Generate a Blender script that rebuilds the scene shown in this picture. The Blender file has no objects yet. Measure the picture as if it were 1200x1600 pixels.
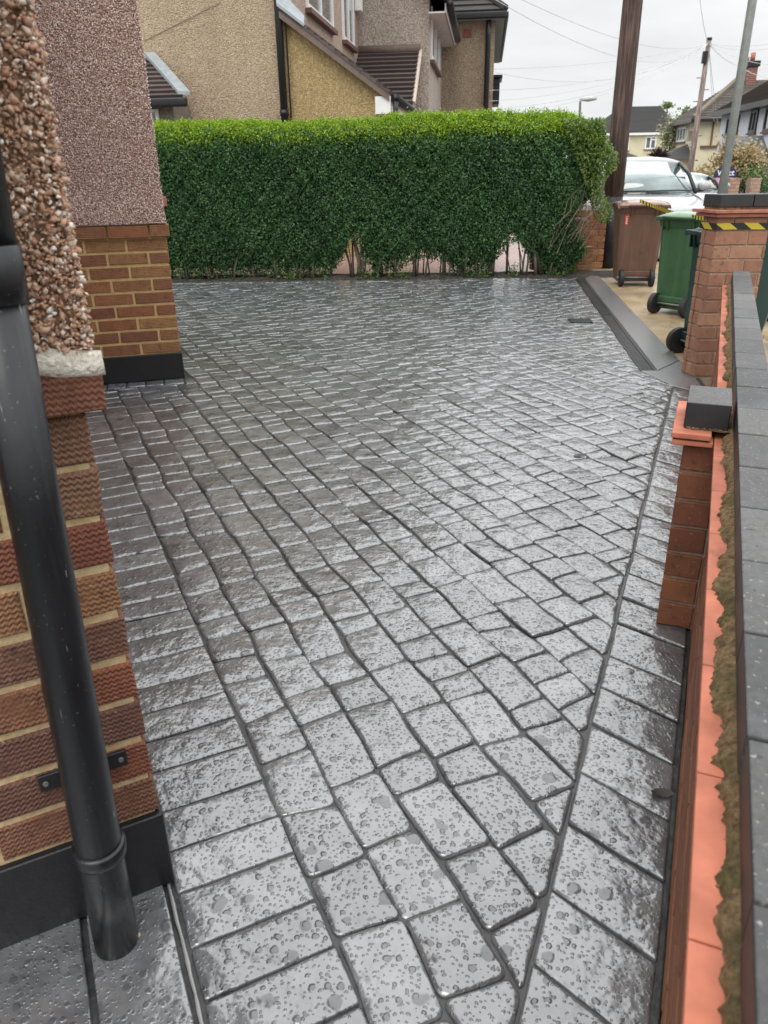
import bpy, bmesh, math, random
import numpy as np
from mathutils import Vector, Matrix
random.seed(7); rng = np.random.default_rng(7)
C = bpy.context.scene.collection
# ------------------------------------------------------------------ camera
F = 1190.0; PITCH = math.radians(24.4); ROLL = math.radians(1.0); H = 1.55
fwd = np.array([0, math.cos(PITCH), -math.sin(PITCH)]); up0 = np.array([0, math.sin(PITCH), math.cos(PITCH)]); r0 = np.array([1., 0, 0])
cR = math.cos(ROLL) * r0 - math.sin(ROLL) * up0; cU = math.cos(ROLL) * up0 + math.sin(ROLL) * r0
cam = bpy.data.objects.new('camera', bpy.data.cameras.new('camera')); C.objects.link(cam)
m = Matrix(((cR[0], cU[0], -fwd[0], 0), (cR[1], cU[1], -fwd[1], 0), (cR[2], cU[2], -fwd[2], H), (0, 0, 0, 1)))
cam.matrix_world = m
cam.data.sensor_fit = 'VERTICAL'; cam.data.sensor_height = 24; cam.data.lens = 24 * F / 1600
cam.data.clip_start = 0.05; cam.data.clip_end = 2000
cam.data.dof.use_dof = True; cam.data.dof.focus_distance = 3.2; cam.data.dof.aperture_fstop = 4.5
bpy.context.scene.camera = cam
# ------------------------------------------------------------------ sky, sun, exposure
SUN_EL, SUN_AZ = math.radians(58), math.radians(200)     # behind the viewer, above the cloud
w = bpy.data.worlds.new("World"); bpy.context.scene.world = w; w.use_nodes = True
nt = w.node_tree; nt.nodes.clear()
def wn(t, **k):
    n = nt.nodes.new(t)
    for a, b in k.items(): setattr(n, a, b)
    return n
wo = wn('ShaderNodeOutputWorld'); bg = wn('ShaderNodeBackground'); nt.links.new(bg.outputs[0], wo.inputs[0])
sky = wn('ShaderNodeTexSky', sky_type='NISHITA', sun_disc=False, sun_elevation=SUN_EL, sun_rotation=SUN_AZ)
sky.air_density = 1.5; sky.dust_density = 4
tc = wn('ShaderNodeTexCoord'); sep = wn('ShaderNodeSeparateXYZ'); nt.links.new(tc.outputs['Generated'], sep.inputs[0])
mr = wn('ShaderNodeMapRange', interpolation_type='SMOOTHSTEP'); mr.inputs[1].default_value = 0.17; mr.inputs[2].default_value = 0.46
mr.inputs[3].default_value = 8.0; mr.inputs[4].default_value = 20.0; nt.links.new(sep.outputs[2], mr.inputs[0])
mp = wn('ShaderNodeMapping'); mp.inputs['Scale'].default_value = (1.6, 1.6, 6); nt.links.new(tc.outputs['Generated'], mp.inputs[0])
nz = wn('ShaderNodeTexNoise'); nz.inputs['Scale'].default_value = 2.2; nz.inputs['Detail'].default_value = 5; nt.links.new(mp.outputs[0], nz.inputs['Vector'])
mc = wn('ShaderNodeMapRange'); mc.inputs[1].default_value = .3; mc.inputs[2].default_value = .7; mc.inputs[3].default_value = .86; mc.inputs[4].default_value = 1.12
nt.links.new(nz.outputs[0], mc.inputs[0])
mm = wn('ShaderNodeMath', operation='MULTIPLY'); nt.links.new(mr.outputs[0], mm.inputs[0]); nt.links.new(mc.outputs[0], mm.inputs[1])
vm = wn('ShaderNodeVectorMath', operation='SCALE'); vm.inputs[0].default_value = (0.975, 0.99, 1.0); nt.links.new(mm.outputs[0], vm.inputs['Scale'])
mx = wn('ShaderNodeMix', data_type='RGBA'); mx.inputs[0].default_value = 0.04
nt.links.new(vm.outputs[0], mx.inputs[6]); nt.links.new(sky.outputs[0], mx.inputs[7]); nt.links.new(mx.outputs[2], bg.inputs[0])
bg.inputs[1].default_value = 0.10
sd = bpy.data.lights.new('sun', 'SUN'); sd.energy = 0.9; sd.angle = math.radians(30); sd.color = (1, .96, .9)
so = bpy.data.objects.new('sun', sd); C.objects.link(so)
sv = Vector((math.sin(SUN_AZ) * math.cos(SUN_EL), math.cos(SUN_AZ) * math.cos(SUN_EL), math.sin(SUN_EL)))
so.rotation_euler = sv.to_track_quat('Z', 'Y').to_euler(); so.location = (0, 0, 20)
vs = bpy.context.scene.view_settings
vs.view_transform = 'Standard'; vs.look = 'None'; vs.gamma = 1; vs.use_curve_mapping = False; vs.exposure = 0.22
bpy.context.scene.cycles.max_bounces = 6

# ------------------------------------------------------------------ measuring helpers (rays from the viewpoint to real planes)
def ray(u, v): return fwd + (u - 600) / F * cR + (800 - v) / F * cU
def gp(u, v, z=0.):
    d = ray(u, v); return np.array([0, 0, H]) + (z - H) / d[2] * d
def at(u, v, Y):
    d = ray(u, v); return np.array([0, 0, H]) + Y / d[1] * d
class Frame:
    """plan frame: origin, a along, b away"""
    def __init__(s, P, ang):
        s.P = np.array([P[0], P[1]]); s.a = np.array([math.cos(ang), -math.sin(ang)]); s.b = np.array([math.sin(ang), math.cos(ang)])
    def w(s, a, b, z=0.): p = s.P + a * s.a + b * s.b; return (p[0], p[1], z)
    def onb(s, u, v, b=0.):
        d = ray(u, v); o = np.array([0., 0.]) - s.P - b * s.b; t = -(o @ s.b) / (d[:2] @ s.b); q = t * d
        return (np.array(q[:2]) - s.P) @ s.a, H + q[2]
    def ona(s, u, v, a=0.):
        d = ray(u, v); o = -s.P - a * s.a; t = -(o @ s.a) / (d[:2] @ s.a); q = t * d
        return (np.array(q[:2]) - s.P) @ s.b, H + q[2]

# ------------------------------------------------------------------ object helpers
def tag(o, label=None, cat=None, group=None, kind=None):
    if label: o['label'] = label
    if cat: o['category'] = cat
    if group: o['group'] = group
    if kind: o['kind'] = kind
    return o
def empty(name, loc, label, cat, group=None, rz=0):
    o = bpy.data.objects.new(name, None); C.objects.link(o); o.location = loc; o.rotation_euler.z = rz
    o.empty_display_size = .1
    return tag(o, label, cat, group)
class MB:
    def __init__(s): s.v = []; s.f = []; s.r = []; s.uv = []; s.has_uv = False
    def add(s, vs, fs, r=0., uvs=None):
        n = len(s.v); s.v += [tuple(p) for p in vs]
        for i, f in enumerate(fs):
            s.f.append(tuple(n + k for k in f)); s.r.append(r)
            if uvs is not None: s.uv.append(uvs[i]); s.has_uv = True
            else: s.uv.append([(0, 0)] * len(f))
    def quad(s, a, b, c, d, r=0.): s.add([a, b, c, d], [(0, 1, 2, 3)], r)
    def hexa(s, p, r=0.):   # 8 pts: bottom 4 ccw, top 4 ccw
        s.add(p, [(3, 2, 1, 0), (4, 5, 6, 7), (0, 1, 5, 4), (1, 2, 6, 5), (2, 3, 7, 6), (3, 0, 4, 7)], r)
    def box(s, x0, x1, y0, y1, z0, z1, r=0., T=None):
        p = [(x0, y0, z0), (x1, y0, z0), (x1, y1, z0), (x0, y1, z0), (x0, y0, z1), (x1, y0, z1), (x1, y1, z1), (x0, y1, z1)]
        s.hexa([T(*q) for q in p] if T else p, r)
    def prism(s, poly, z0, z1, r=0., T=None):
        n = len(poly); p = [(a, b, z0) for a, b in poly] + [(a, b, z1) for a, b in poly]
        if T: p = [T(*q) for q in p]
        s.add(p, [tuple(range(n))[::-1], tuple(range(n, 2 * n))] + [(i, (i + 1) % n, n + (i + 1) % n, n + i) for i in range(n)], r)
    def tube(s, pts, rad, n=10, r=0., cap=True):
        pts = [Vector(p) for p in pts]; rad = rad if hasattr(rad, '__len__') else [rad] * len(pts)
        base = len(s.v); vv = []
        for i, p in enumerate(pts):
            t = (pts[min(i + 1, len(pts) - 1)] - pts[max(i - 1, 0)]).normalized()
            a = t.orthogonal().normalized() if i == 0 else (a - t * a.dot(t)).normalized()
            b = t.cross(a)
            for k in range(n):
                q = 2 * math.pi * k / n; vv.append(p + (a * math.cos(q) + b * math.sin(q)) * rad[i])
        fs = [(i * n + k, i * n + (k + 1) % n, (i + 1) * n + (k + 1) % n, (i + 1) * n + k) for i in range(len(pts) - 1) for k in range(n)]
        if cap: fs += [tuple(range(n))[::-1], tuple(range((len(pts) - 1) * n, len(pts) * n))]
        s.add(vv, fs, r)
    def build(s, name, mat, parent=None, smooth=False, bevel=0., loc=None, T=None):
        me = bpy.data.meshes.new(name)
        me.from_pydata([T(*p) for p in s.v] if T else s.v, [], s.f)
        at_ = me.attributes.new('rnd', 'FLOAT', 'FACE'); at_.data.foreach_set('value', s.r)
        if s.has_uv:
            l = me.uv_layers.new(name='UVMap'); l.data.foreach_set('uv', [c for f in s.uv for p in f for c in p])
        bm = bmesh.new(); bm.from_mesh(me); bmesh.ops.recalc_face_normals(bm, faces=bm.faces); bm.to_mesh(me); bm.free()
        return link(name, me, mat, parent, smooth, bevel)
def link(name, me, mat, parent=None, smooth=False, bevel=0.):
    me.materials.append(mat)
    if smooth: me.polygons.foreach_set('use_smooth', [True] * len(me.polygons))
    o = bpy.data.objects.new(name, me); C.objects.link(o)
    if parent is not None:
        o.parent = parent; o.matrix_parent_inverse = (Matrix.LocRotScale(parent.location, parent.rotation_euler, parent.scale)).inverted() if parent.type == 'EMPTY' and parent.parent is None and not parent.get('_local') else Matrix()
    if bevel:
        b = o.modifiers.new('bevel', 'BEVEL'); b.width = bevel; b.segments = 2; b.limit_method = 'ANGLE'; b.angle_limit = .6
        o.modifiers.new('wn', 'WEIGHTED_NORMAL')
    return o
def np_mesh(name, V, nper, rnd, mat, parent=None, smooth=False, faces=None):
    """V (N,k,3) of N pieces; faces list on k verts (default one ngon)"""
    N, k = V.shape[:2]; faces = faces or [tuple(range(k))]
    fl = [len(f) for f in faces]; idx = np.array([i for f in faces for i in f])
    me = bpy.data.meshes.new(name); me.vertices.add(N * k); me.vertices.foreach_set('co', V.astype(np.float32).ravel())
    li = (np.arange(N)[:, None] * k + idx[None]).ravel(); me.loops.add(len(li)); me.loops.foreach_set('vertex_index', li.astype(np.int32))
    lt = np.tile(fl, N); ls = np.concatenate([[0], np.cumsum(lt)[:-1]]); me.polygons.add(len(lt))
    me.polygons.foreach_set('loop_start', ls.astype(np.int32)); me.polygons.foreach_set('loop_total', lt.astype(np.int32))
    a = me.attributes.new('rnd', 'FLOAT', 'FACE'); a.data.foreach_set('value', np.repeat(rnd, len(faces)).astype(np.float32))
    me.update(calc_edges=True); me.validate()
    return link(name, me, mat, parent, smooth)

# ------------------------------------------------------------------ materials
class Mat:
    def __init__(s, name):
        s.m = bpy.data.materials.new(name); s.m.use_nodes = True; s.nt = s.m.node_tree
        s.b = s.nt.nodes['Principled BSDF']; s._co = None
    def n(s, t, _i=None, **k):
        x = s.nt.nodes.new(t)
        for a, b in k.items(): setattr(x, a, b)
        for a, b in (_i or {}).items(): s.put(x.inputs[a], b)
        return x
    def put(s, inp, v):
        if isinstance(v, bpy.types.NodeSocket): s.nt.links.new(v, inp)
        elif isinstance(v, tuple) and len(v) == 3 and inp.type == 'RGBA': inp.default_value = (*v, 1)
        else: inp.default_value = v
    def co(s, k='Object', scale=None):
        o = s.n('ShaderNodeTexCoord').outputs[k]
        if scale: o = s.n('ShaderNodeMapping', {'Vector': o, 'Scale': scale}).outputs[0]
        return o
    def noise(s, sc, det=4, co=None, rough=.55, out=0): return s.n('ShaderNodeTexNoise', {'Vector': co or s.co(), 'Scale': sc, 'Detail': det, 'Roughness': rough}).outputs[out]
    def vor(s, sc, co=None, feat='F1', out='Distance'): return s.n('ShaderNodeTexVoronoi', {'Vector': co or s.co(), 'Scale': sc}, feature=feat).outputs[out]
    def rng(s, v, a, b, c=0., d=1., smooth=False):
        return s.n('ShaderNodeMapRange', {0: v, 1: a, 2: b, 3: c, 4: d}, interpolation_type='SMOOTHSTEP' if smooth else 'LINEAR').outputs[0]
    def math(s, op, a, b=0., clamp=False): return s.n('ShaderNodeMath', {0: a, 1: b}, operation=op, use_clamp=clamp).outputs[0]
    def mix(s, f, a, b, mode='MIX'): return s.n('ShaderNodeMix', {0: f, 6: a, 7: b}, data_type='RGBA', blend_type=mode).outputs[2]
    def attr(s, nm='rnd'): return s.n('ShaderNodeAttribute', attribute_name=nm).outputs['Fac']
    def ramp(s, v, stops, interp='LINEAR'):
        r = s.n('ShaderNodeValToRGB', {0: v}); cr = r.color_ramp; cr.interpolation = interp
        while len(cr.elements) < len(stops): cr.elements.new(.5)
        for e, (p, c) in zip(cr.elements, stops): e.position = p; e.color = (*c, 1)
        return r.outputs[0]
    def bump(s, h, dist=.002, st=1., normal=None):
        i = {'Height': h, 'Distance': dist, 'Strength': st}
        if normal is not None: i['Normal'] = normal
        return s.n('ShaderNodeBump', i).outputs[0]
    def set(s, **k):
        names = dict(col='Base Color', rough='Roughness', metal='Metallic', nor='Normal', coat='Coat Weight', crough='Coat Roughness', cior='Coat IOR', spec='Specular IOR Level', trans='Transmission Weight', ior='IOR', cn='Coat Normal', sss='Subsurface Weight')
        for a, v in k.items(): s.put(s.b.inputs[names[a]], v)
        return s.m
def plain(name, col, rough=.5, metal=0., var=.15, sc=8., bump=.0, coat=0.):
    M = Mat(name); nz = M.noise(sc, 5)
    c = M.mix(M.rng(nz, .3, .7), tuple(x * (1 - var) for x in col), tuple(min(1, x * (1 + var)) for x in col))
    k = dict(col=c, rough=M.rng(M.noise(sc * 3, 3), .3, .7, max(.02, rough - .08), min(1, rough + .08)), metal=metal, coat=coat)
    if bump: k['nor'] = M.bump(M.noise(sc * 6, 6), bump)
    return M.set(**k)

def mat_stone():
    M = Mat('wet_stamped_concrete'); co = M.co(); r = M.attr()
    big = M.noise(1.3, 4, co); med = M.noise(9, 6, co, .65); fine = M.noise(60, 4, co, .7)
    base = M.ramp(M.math('ADD', M.math('MULTIPLY', med, .75), M.math('MULTIPLY', r, .25)), [(.25, (.060, .064, .069)), (.5, (.122, .128, .136)), (.75, (.21, .218, .228))])
    base = M.mix(M.rng(big, .42, .62, .0, .5), base, M.mix(1., base, (.72, .70, .67), 'MULTIPLY')); base = M.mix(M.rng(M.noise(22, 6, co, .75), .60, .70, 0, .7), base, (.035, .034, .032))
    base = M.mix(M.rng(fine, .3, .7, 0, .35), base, M.mix(1., base, (.6, .6, .6), 'MULTIPLY'))
    # rain drops standing on the sealer
    wco = M.n('ShaderNodeVectorMath', {0: co, 1: M.n('ShaderNodeVectorMath', {0: M.noise(38, 1, co, out=1), 'Scale': .012}, operation='SCALE').outputs[0]}, operation='ADD').outputs[0]
    flat = M.n('ShaderNodeVectorMath', {0: wco, 1: (1, 1, 0)}, operation='MULTIPLY').outputs[0]
    def drops(sc, lo, hi, dens):
        v = M.n('ShaderNodeTexVoronoi', {'Vector': flat, 'Scale': sc}, voronoi_dimensions='2D')
        cc = M.n('ShaderNodeSeparateColor', {0: v.outputs['Color']})
        rad = M.rng(cc.outputs[0], 0, 1, lo, hi); on = M.math('LESS_THAN', cc.outputs[1], dens)
        q = M.math('DIVIDE', v.outputs['Distance'], rad)
        h = M.rng(q, .45, 1.0, 1., 0., True); return M.math('MULTIPLY', h, on)
    patch = M.rng(M.noise(5, 3, co), .42, .55, 0, 1, True)
    d1 = drops(33, .10, .40, .5); d2 = drops(78, .14, .42, .75); d3 = M.math('MULTIPLY', drops(13, .12, .36, .5), patch)
    D = M.math('MAXIMUM', M.math('MAXIMUM', M.math('MULTIPLY', d1, 1.), M.math('MULTIPLY', d2, .55)), d3)
    und = M.bump(M.noise(10, 3, co, .5), .012, 1.); rough = M.bump(M.noise(42, 5, co, .65), .0016, 1., und)
    rough2 = M.bump(M.vor(13, co, 'SMOOTH_F1'), .004, .5, rough)
    dn = M.bump(D, .0026, 1., M.bump(M.noise(30, 2, co), .0006, 1., und))
    mixn = M.n('ShaderNodeMix', {0: D, 4: rough2, 5: dn}, data_type='VECTOR').outputs[1]
    edge = M.bump(D, .0010, 1., rough2)
    Dm = M.rng(D, .1, .4, 0, 1, True); col = M.mix(M.math('MULTIPLY', Dm, .5), base, M.mix(1., base, (.42, .43, .45), 'MULTIPLY'))
    return M.set(col=col, rough=M.rng(M.noise(14, 4, co), .3, .7, .24, .42), nor=edge, coat=1.0, crough=M.math('ADD', M.rng(Dm, 0, 1, .15, .03), M.rng(M.noise(3.5, 5, co, .65), .5, .72, 0, .16)), cn=M.bump(D, .0017, 1., M.bump(M.noise(30, 5, co, .62), .0014, 1., und)), spec=.5, cior=M.rng(Dm, 0, 1, 2.2, 1.72))
def mat_grout():
    M = Mat('dark_wet_joint'); co = M.co()
    return M.set(col=M.ramp(M.noise(20, 5, co), [(.3, (.010, .010, .011)), (.7, (.045, .045, .046))]), rough=.5, coat=.35, crough=.2, nor=M.bump(M.noise(30, 4, co), .006))
def mat_brick(name, cols, grooves=True, dark=(.05, .03, .03)):
    M = Mat(name); r = M.attr(); uv = M.co('UV'); co = M.co()
    c = M.ramp(r, [(i / (len(cols) - 1), k) for i, k in enumerate(cols)])
    c = M.mix(M.rng(M.noise(14, 5, co), .35, .7, 0, .55), c, M.mix(1., c, (.62, .58, .6), 'MULTIPLY'))
    c = M.mix(M.rng(M.noise(90, 3, co), .62, .78, 0, .5), c, (.5, .38, .3))
    c = M.mix(M.rng(M.noise(40, 3, co), .30, .40, .6, 0), c, dark)
    nrm = M.bump(M.noise(120, 4, co), .0012)
    if grooves:
        s = M.n('ShaderNodeSeparateXYZ', {0: M.n('ShaderNodeVectorMath', {0: uv, 1: M.n('ShaderNodeVectorMath', {0: M.noise(14, 2, co, out=1), 'Scale': .01}, operation='SCALE').outputs[0]}, operation='ADD').outputs[0]})
        tri = M.math('PINGPONG', M.math('MULTIPLY', s.outputs[0], 1 / .0062), 1.)
        ph = M.math('ADD', M.math('MULTIPLY', s.outputs[1], 1 / .0128), M.math('MULTIPLY', tri, .42))
        wv = M.math('POWER', M.math('PINGPONG', M.math('ADD', ph, 100.), .5), 1.); wv = M.rng(wv, .04, .42, 0, 1, True); wv = M.math('ADD', M.math('MULTIPLY', wv, M.rng(M.noise(11, 3, co), .35, .6, .15, 1.)), M.math('MULTIPLY', M.noise(55, 5, co, .7), .9))
        nrm = M.bump(wv, .0036, 1., nrm)
        c = M.mix(M.rng(wv, .35, .9, .7, 0), c, M.mix(1., c, (.33, .27, .25), 'MULTIPLY'))
    return M.set(col=c, rough=.85, nor=nrm)
def mat_mortar(name, a, b, bump=.004):
    M = Mat(name); co = M.co()
    return M.set(col=M.ramp(M.noise(25, 6, co, .7), [(.3, a), (.7, b)]), rough=.95, nor=M.bump(M.noise(80, 5, co), bump))
def mat_render(name, cols, sc, bump, mottled=.3):
    """dashed render: stones shown through a cell pattern"""
    M = Mat(name); co = M.co(); v = M.n('ShaderNodeTexVoronoi', {'Vector': co, 'Scale': sc})
    cc = M.n('ShaderNodeSeparateColor', {0: v.outputs['Color']})
    c = M.ramp(cc.outputs[0], [(i / (len(cols) - 1), k) for i, k in enumerate(cols)])
    c = M.mix(M.rng(v.outputs['Distance'], .4, .8, 0, .6), c, M.mix(1., c, (.4, .35, .32), 'MULTIPLY'))
    c = M.mix(M.rng(M.noise(1., 5, M.co(scale=(2.2, 2.2, .45)), .65), .45, .7, 0, mottled), c, M.mix(1., c, (.66, .62, .56), 'MULTIPLY')); c = M.mix(M.rng(M.noise(.7, 4, co), .35, .65, 0, mottled), c, M.mix(1., c, (.7, .68, .66), 'MULTIPLY'))
    h = M.math('ADD', M.rng(v.outputs['Distance'], 0, .7, 1, 0), M.math('MULTIPLY', cc.outputs[1], .7))
    return M.set(col=c, rough=.9, nor=M.bump(M.math('ADD', h, M.noise(sc * .4, 4, co)), bump))
def mat_rnd(name, cols, rough=.6, bump=0., sc=60, spec=.5, sss=0.):
    M = Mat(name); c = M.ramp(M.attr(), [(i / (len(cols) - 1), k) for i, k in enumerate(cols)])
    c = M.mix(M.rng(M.noise(sc, 3), .3, .7, 0, .3), c, M.mix(1., c, (.7, .7, .7), 'MULTIPLY'))
    k = dict(col=c, rough=rough, spec=spec)
    if bump: k['nor'] = M.bump(M.noise(sc, 4), bump)
    return M.set(**k)
def mat_leaf(name, cols, tr=.25):
    M = Mat(name); c = M.ramp(M.attr(), [(i / (len(cols) - 1), k) for i, k in enumerate(cols)])
    M.set(col=c, rough=.42, spec=.4)
    out = M.nt.nodes['Material Output']; t = M.n('ShaderNodeBsdfTranslucent', {0: M.mix(1., c, (1.2, 1.3, .7), 'MULTIPLY')})
    mx = M.n('ShaderNodeMixShader', {0: tr, 1: M.b.outputs[0], 2: t.outputs[0]}); M.nt.links.new(mx.outputs[0], out.inputs[0]); return M.m
def mat_slate(name, a, b, sc=14):
    M = Mat(name); co = M.co(); r = M.attr()
    c = M.mix(M.math('ADD', M.math('MULTIPLY', r, .5), M.math('MULTIPLY', M.noise(sc, 5), .5)), a, b)
    return M.set(col=c, rough=.75, nor=M.bump(M.noise(sc * 4, 4, co), .004))
def mat_wood(name, a, b):
    M = Mat(name); co = M.co(scale=(22, 22, .9)); f = M.noise(1.6, 8, co, .7)
    c = M.ramp(f, [(.34, a), (.5, b), (.64, tuple(min(1, x * 2.6) for x in b))])
    c = M.mix(M.rng(M.noise(5, 5, M.co(scale=(12, 12, .5))), .62, .66, 0, .8), c, (.012, .008, .007))
    return M.set(col=c, rough=.8, nor=M.bump(f, .02))
def mat_stripes(name, sc, ang=0.):
    M = Mat(name); uv = M.co('UV'); s = M.n('ShaderNodeSeparateXYZ', {0: uv})
    ph = M.math('ADD', M.math('MULTIPLY', s.outputs[0], sc), M.math('MULTIPLY', s.outputs[1], -ang))
    f = M.math('GREATER_THAN', M.math('PINGPONG', M.math('ADD', ph, 50.), 1.), .5)
    return M.set(col=M.mix(f, (.012, .012, .014), (.50, .40, .03)), rough=.4)
def mat_glass(name, col=(.35, .42, .42), rough=.04):
    M = Mat(name); return M.set(col=M.mix(M.rng(M.noise(1.4, 2), .35, .65), tuple(x * .6 for x in col), col), rough=rough, spec=.8, coat=1., crough=.03)

def streaky(name, col, rough, amt=.35):
    M = Mat(name); st = M.noise(1., 6, M.co(scale=(14, 14, 1.1)), .7); bl = M.noise(5, 5)
    c = M.mix(M.rng(st, .48, .66, 0, amt), col, tuple(min(1, x * 1.8 + .04) for x in col)); c = M.mix(M.rng(bl, .5, .7, 0, amt * 1.3), c, tuple(x * .5 for x in col))
    c = M.mix(M.rng(M.noise(1., 3, M.co(scale=(90, 90, 9)), .6), .70, .73, 0, .6), c, (.25, .25, .24)); c = M.mix(M.rng(M.noise(160, 2), .70, .74, 0, .4), c, (.3, .28, .24))
    return M.set(col=c, rough=M.rng(bl, .3, .7, rough - .1, rough + .15), nor=M.bump(M.noise(30, 4), .0006))
STONE = mat_stone(); GROUT = mat_grout()
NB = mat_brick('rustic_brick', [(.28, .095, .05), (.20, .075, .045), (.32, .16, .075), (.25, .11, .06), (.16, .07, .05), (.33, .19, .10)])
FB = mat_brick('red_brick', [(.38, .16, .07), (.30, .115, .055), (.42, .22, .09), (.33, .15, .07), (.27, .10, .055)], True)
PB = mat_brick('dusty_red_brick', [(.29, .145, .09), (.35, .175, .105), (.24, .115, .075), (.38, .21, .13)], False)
SB = mat_brick('brown_brick', [(.20, .075, .035), (.26, .10, .045), (.17, .06, .035), (.30, .12, .05)], False)  # brown brick tones for the garden wall and its buttress
MORT = mat_mortar('sandy_mortar', (.36, .26, .13), (.60, .46, .27)); MORT2 = mat_mortar('pale_mortar', (.25, .18, .13), (.42, .33, .26))
M = Mat('lumpy_mortar'); co = M.co(); MORT3 = M.set(col=M.mix(M.rng(M.noise(9, 4, co), .5, .66, 0, .8), M.ramp(M.noise(75, 6, co, .75), [(.32, (.035, .026, .014)), (.46, (.20, .13, .06)), (.7, (.46, .32, .16))]), M.ramp(M.noise(90, 4, co), [(.3, (.03, .035, .010)), (.7, (.16, .16, .05))])), rough=.95, nor=M.bump(M.noise(60, 6, co, .75), .02)); WHM = mat_mortar('white_mortar', (.34, .29, .22), (.70, .66, .58), .012)
BLACKP = plain('black_bitumen_paint', (.008, .008, .010), .45, sc=20, bump=.001)
PIPE = streaky('scuffed_black_plastic', (.006, .007, .009), .34, .3)
TERRA = plain('orange_terracotta', (.47, .155, .092), .7, var=.35, sc=9, bump=.0005)
TERRA2 = plain('weathered_terracotta', (.36, .13, .09), .6, var=.3, sc=12)
WHITE = plain('white_gloss_paint', (.78, .78, .76), .35, var=.05)
GREYM = plain('grey_metal', (.16, .17, .16), .45, metal=.3, var=.2)
DARKM = plain('dark_metal', (.03, .03, .033), .35, metal=.5, var=.3)
BLACKT = plain('black_rubber', (.012, .012, .013), .6, var=.3)
GLASS = mat_glass('window_glass', (.10, .12, .13))

# ------------------------------------------------------------------ frames of the site
LF = Frame((0, 0), math.radians(-24.4))        # house frame: a = across the paving rows, b = along them
RF = Frame((0, 0), math.atan(.42))             # garden wall frame: a = outwards, b = along the wall
HOR = lambda x: 258
def poly_clip(poly, A, B):
    """keep the side left of A->B"""
    out = []; A = np.array(A); B = np.array(B); d = B - A
    sd = lambda p: d[0] * (p[1] - A[1]) - d[1] * (p[0] - A[0])
    for i in range(len(poly)):
        p, q = np.array(poly[i]), np.array(poly[(i + 1) % len(poly)]); a, b = sd(p), sd(q)
        if a >= 0: out.append(tuple(p))
        if a * b < 0: out.append(tuple(p + (q - p) * a / (a - b)))
    return out
def area(P): return .5 * sum(P[i][0] * P[(i + 1) % len(P)][1] - P[(i + 1) % len(P)][0] * P[i][1] for i in range(len(P)))
def wob(x, y, k=0): return .5 * math.sin(x * 9.1 + y * 5.3 + k) + .3 * math.sin(x * 23 - y * 17 + 2 * k) + .2 * math.sin(x * 41 + y * 37 + 3 * k)
def stone(mb, poly, gap, rad, bev=.0105, wv=.006, th=.011, seg=4):
    """rounded cobble from a convex plan polygon"""
    P = [np.array(p) for p in poly]
    P = [p for i, p in enumerate(P) if np.hypot(*(p - P[i - 1])) > .006]
    if len(P) < 3 or abs(area(P)) < .0012: return
    if area(P) < 0: P = P[::-1]
    def inset(P, g):
        n = len(P); L = []
        for i in range(n):
            a, b = P[i], P[(i + 1) % n]; d = (b - a) / (np.hypot(*(b - a)) + 1e-9); nn = np.array([-d[1], d[0]]); L.append((a + nn * g, d))
        out = []
        for i in range(n):
            (p, d), (q, e) = L[i - 1], L[i]; den = d[0] * e[1] - d[1] * e[0]
            if abs(den) < 1e-4: out.append(q); continue
            t = ((q - p)[0] * e[1] - (q - p)[1] * e[0]) / den; out.append(p + d * t)
        return out
    Q = inset(P, gap / 2)
    if area(Q) < .0008: return
    ring = []
    n = len(Q)
    for i in range(n):
        a, p, b = Q[i - 1], Q[i], Q[(i + 1) % n]; la, lb = np.hypot(*(a - p)), np.hypot(*(b - p))
        r = min(rad * random.uniform(.7, 1.3), la * .4, lb * .4); s, e = p + (a - p) / la * r, p + (b - p) / lb * r
        for k in range(seg + 1):
            t = k / seg; ring.append((1 - t) ** 2 * s + 2 * t * (1 - t) * p + t * t * e)
        m_ = max(1, int(np.hypot(*(b - p)) / .05))
        r2 = min(rad, lb * .4); e0 = e; e1 = b + (p - b) / lb * r2
        for k in range(1, m_): ring.append(e0 + (e1 - e0) * k / m_)
    ring = [p + np.array([wob(p[0], p[1], 1), wob(p[1], p[0], 4)]) * wv for p in ring]
    c = sum(ring) / len(ring)
    tx, ty = random.gauss(0, .013), random.gauss(0, .013); dz = random.gauss(0, .0012)
    V = []; N = len(ring); size = min(np.hypot(*(p - c)) for p in ring)
    for f, z in ((0, -th), (.0, -.0055), (.35 * bev, -.0018), (bev, 0), (bev * 2.6, .0008)):
        for p in ring:
            d = p - c; l = np.hypot(*d); q = c + d * max(.3, (l - f) / l) if f else p
            V.append((q[0], q[1], z + dz + (tx * (q - c)[0] + ty * (q - c)[1]) + (.0018 * wob(q[0] * .6, q[1] * .6, 2) if z > -.004 else 0)))
    V.append((c[0], c[1], .0022 + dz)); fs = []
    for k in range(4):
        for i in range(N): j = (i + 1) % N; fs.append((k * N + i, k * N + j, (k + 1) * N + j, (k + 1) * N + i))
    for i in range(N): fs.append((4 * N + i, 4 * N + (i + 1) % N, 5 * N))
    mb.add(V, fs, random.random())

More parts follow.
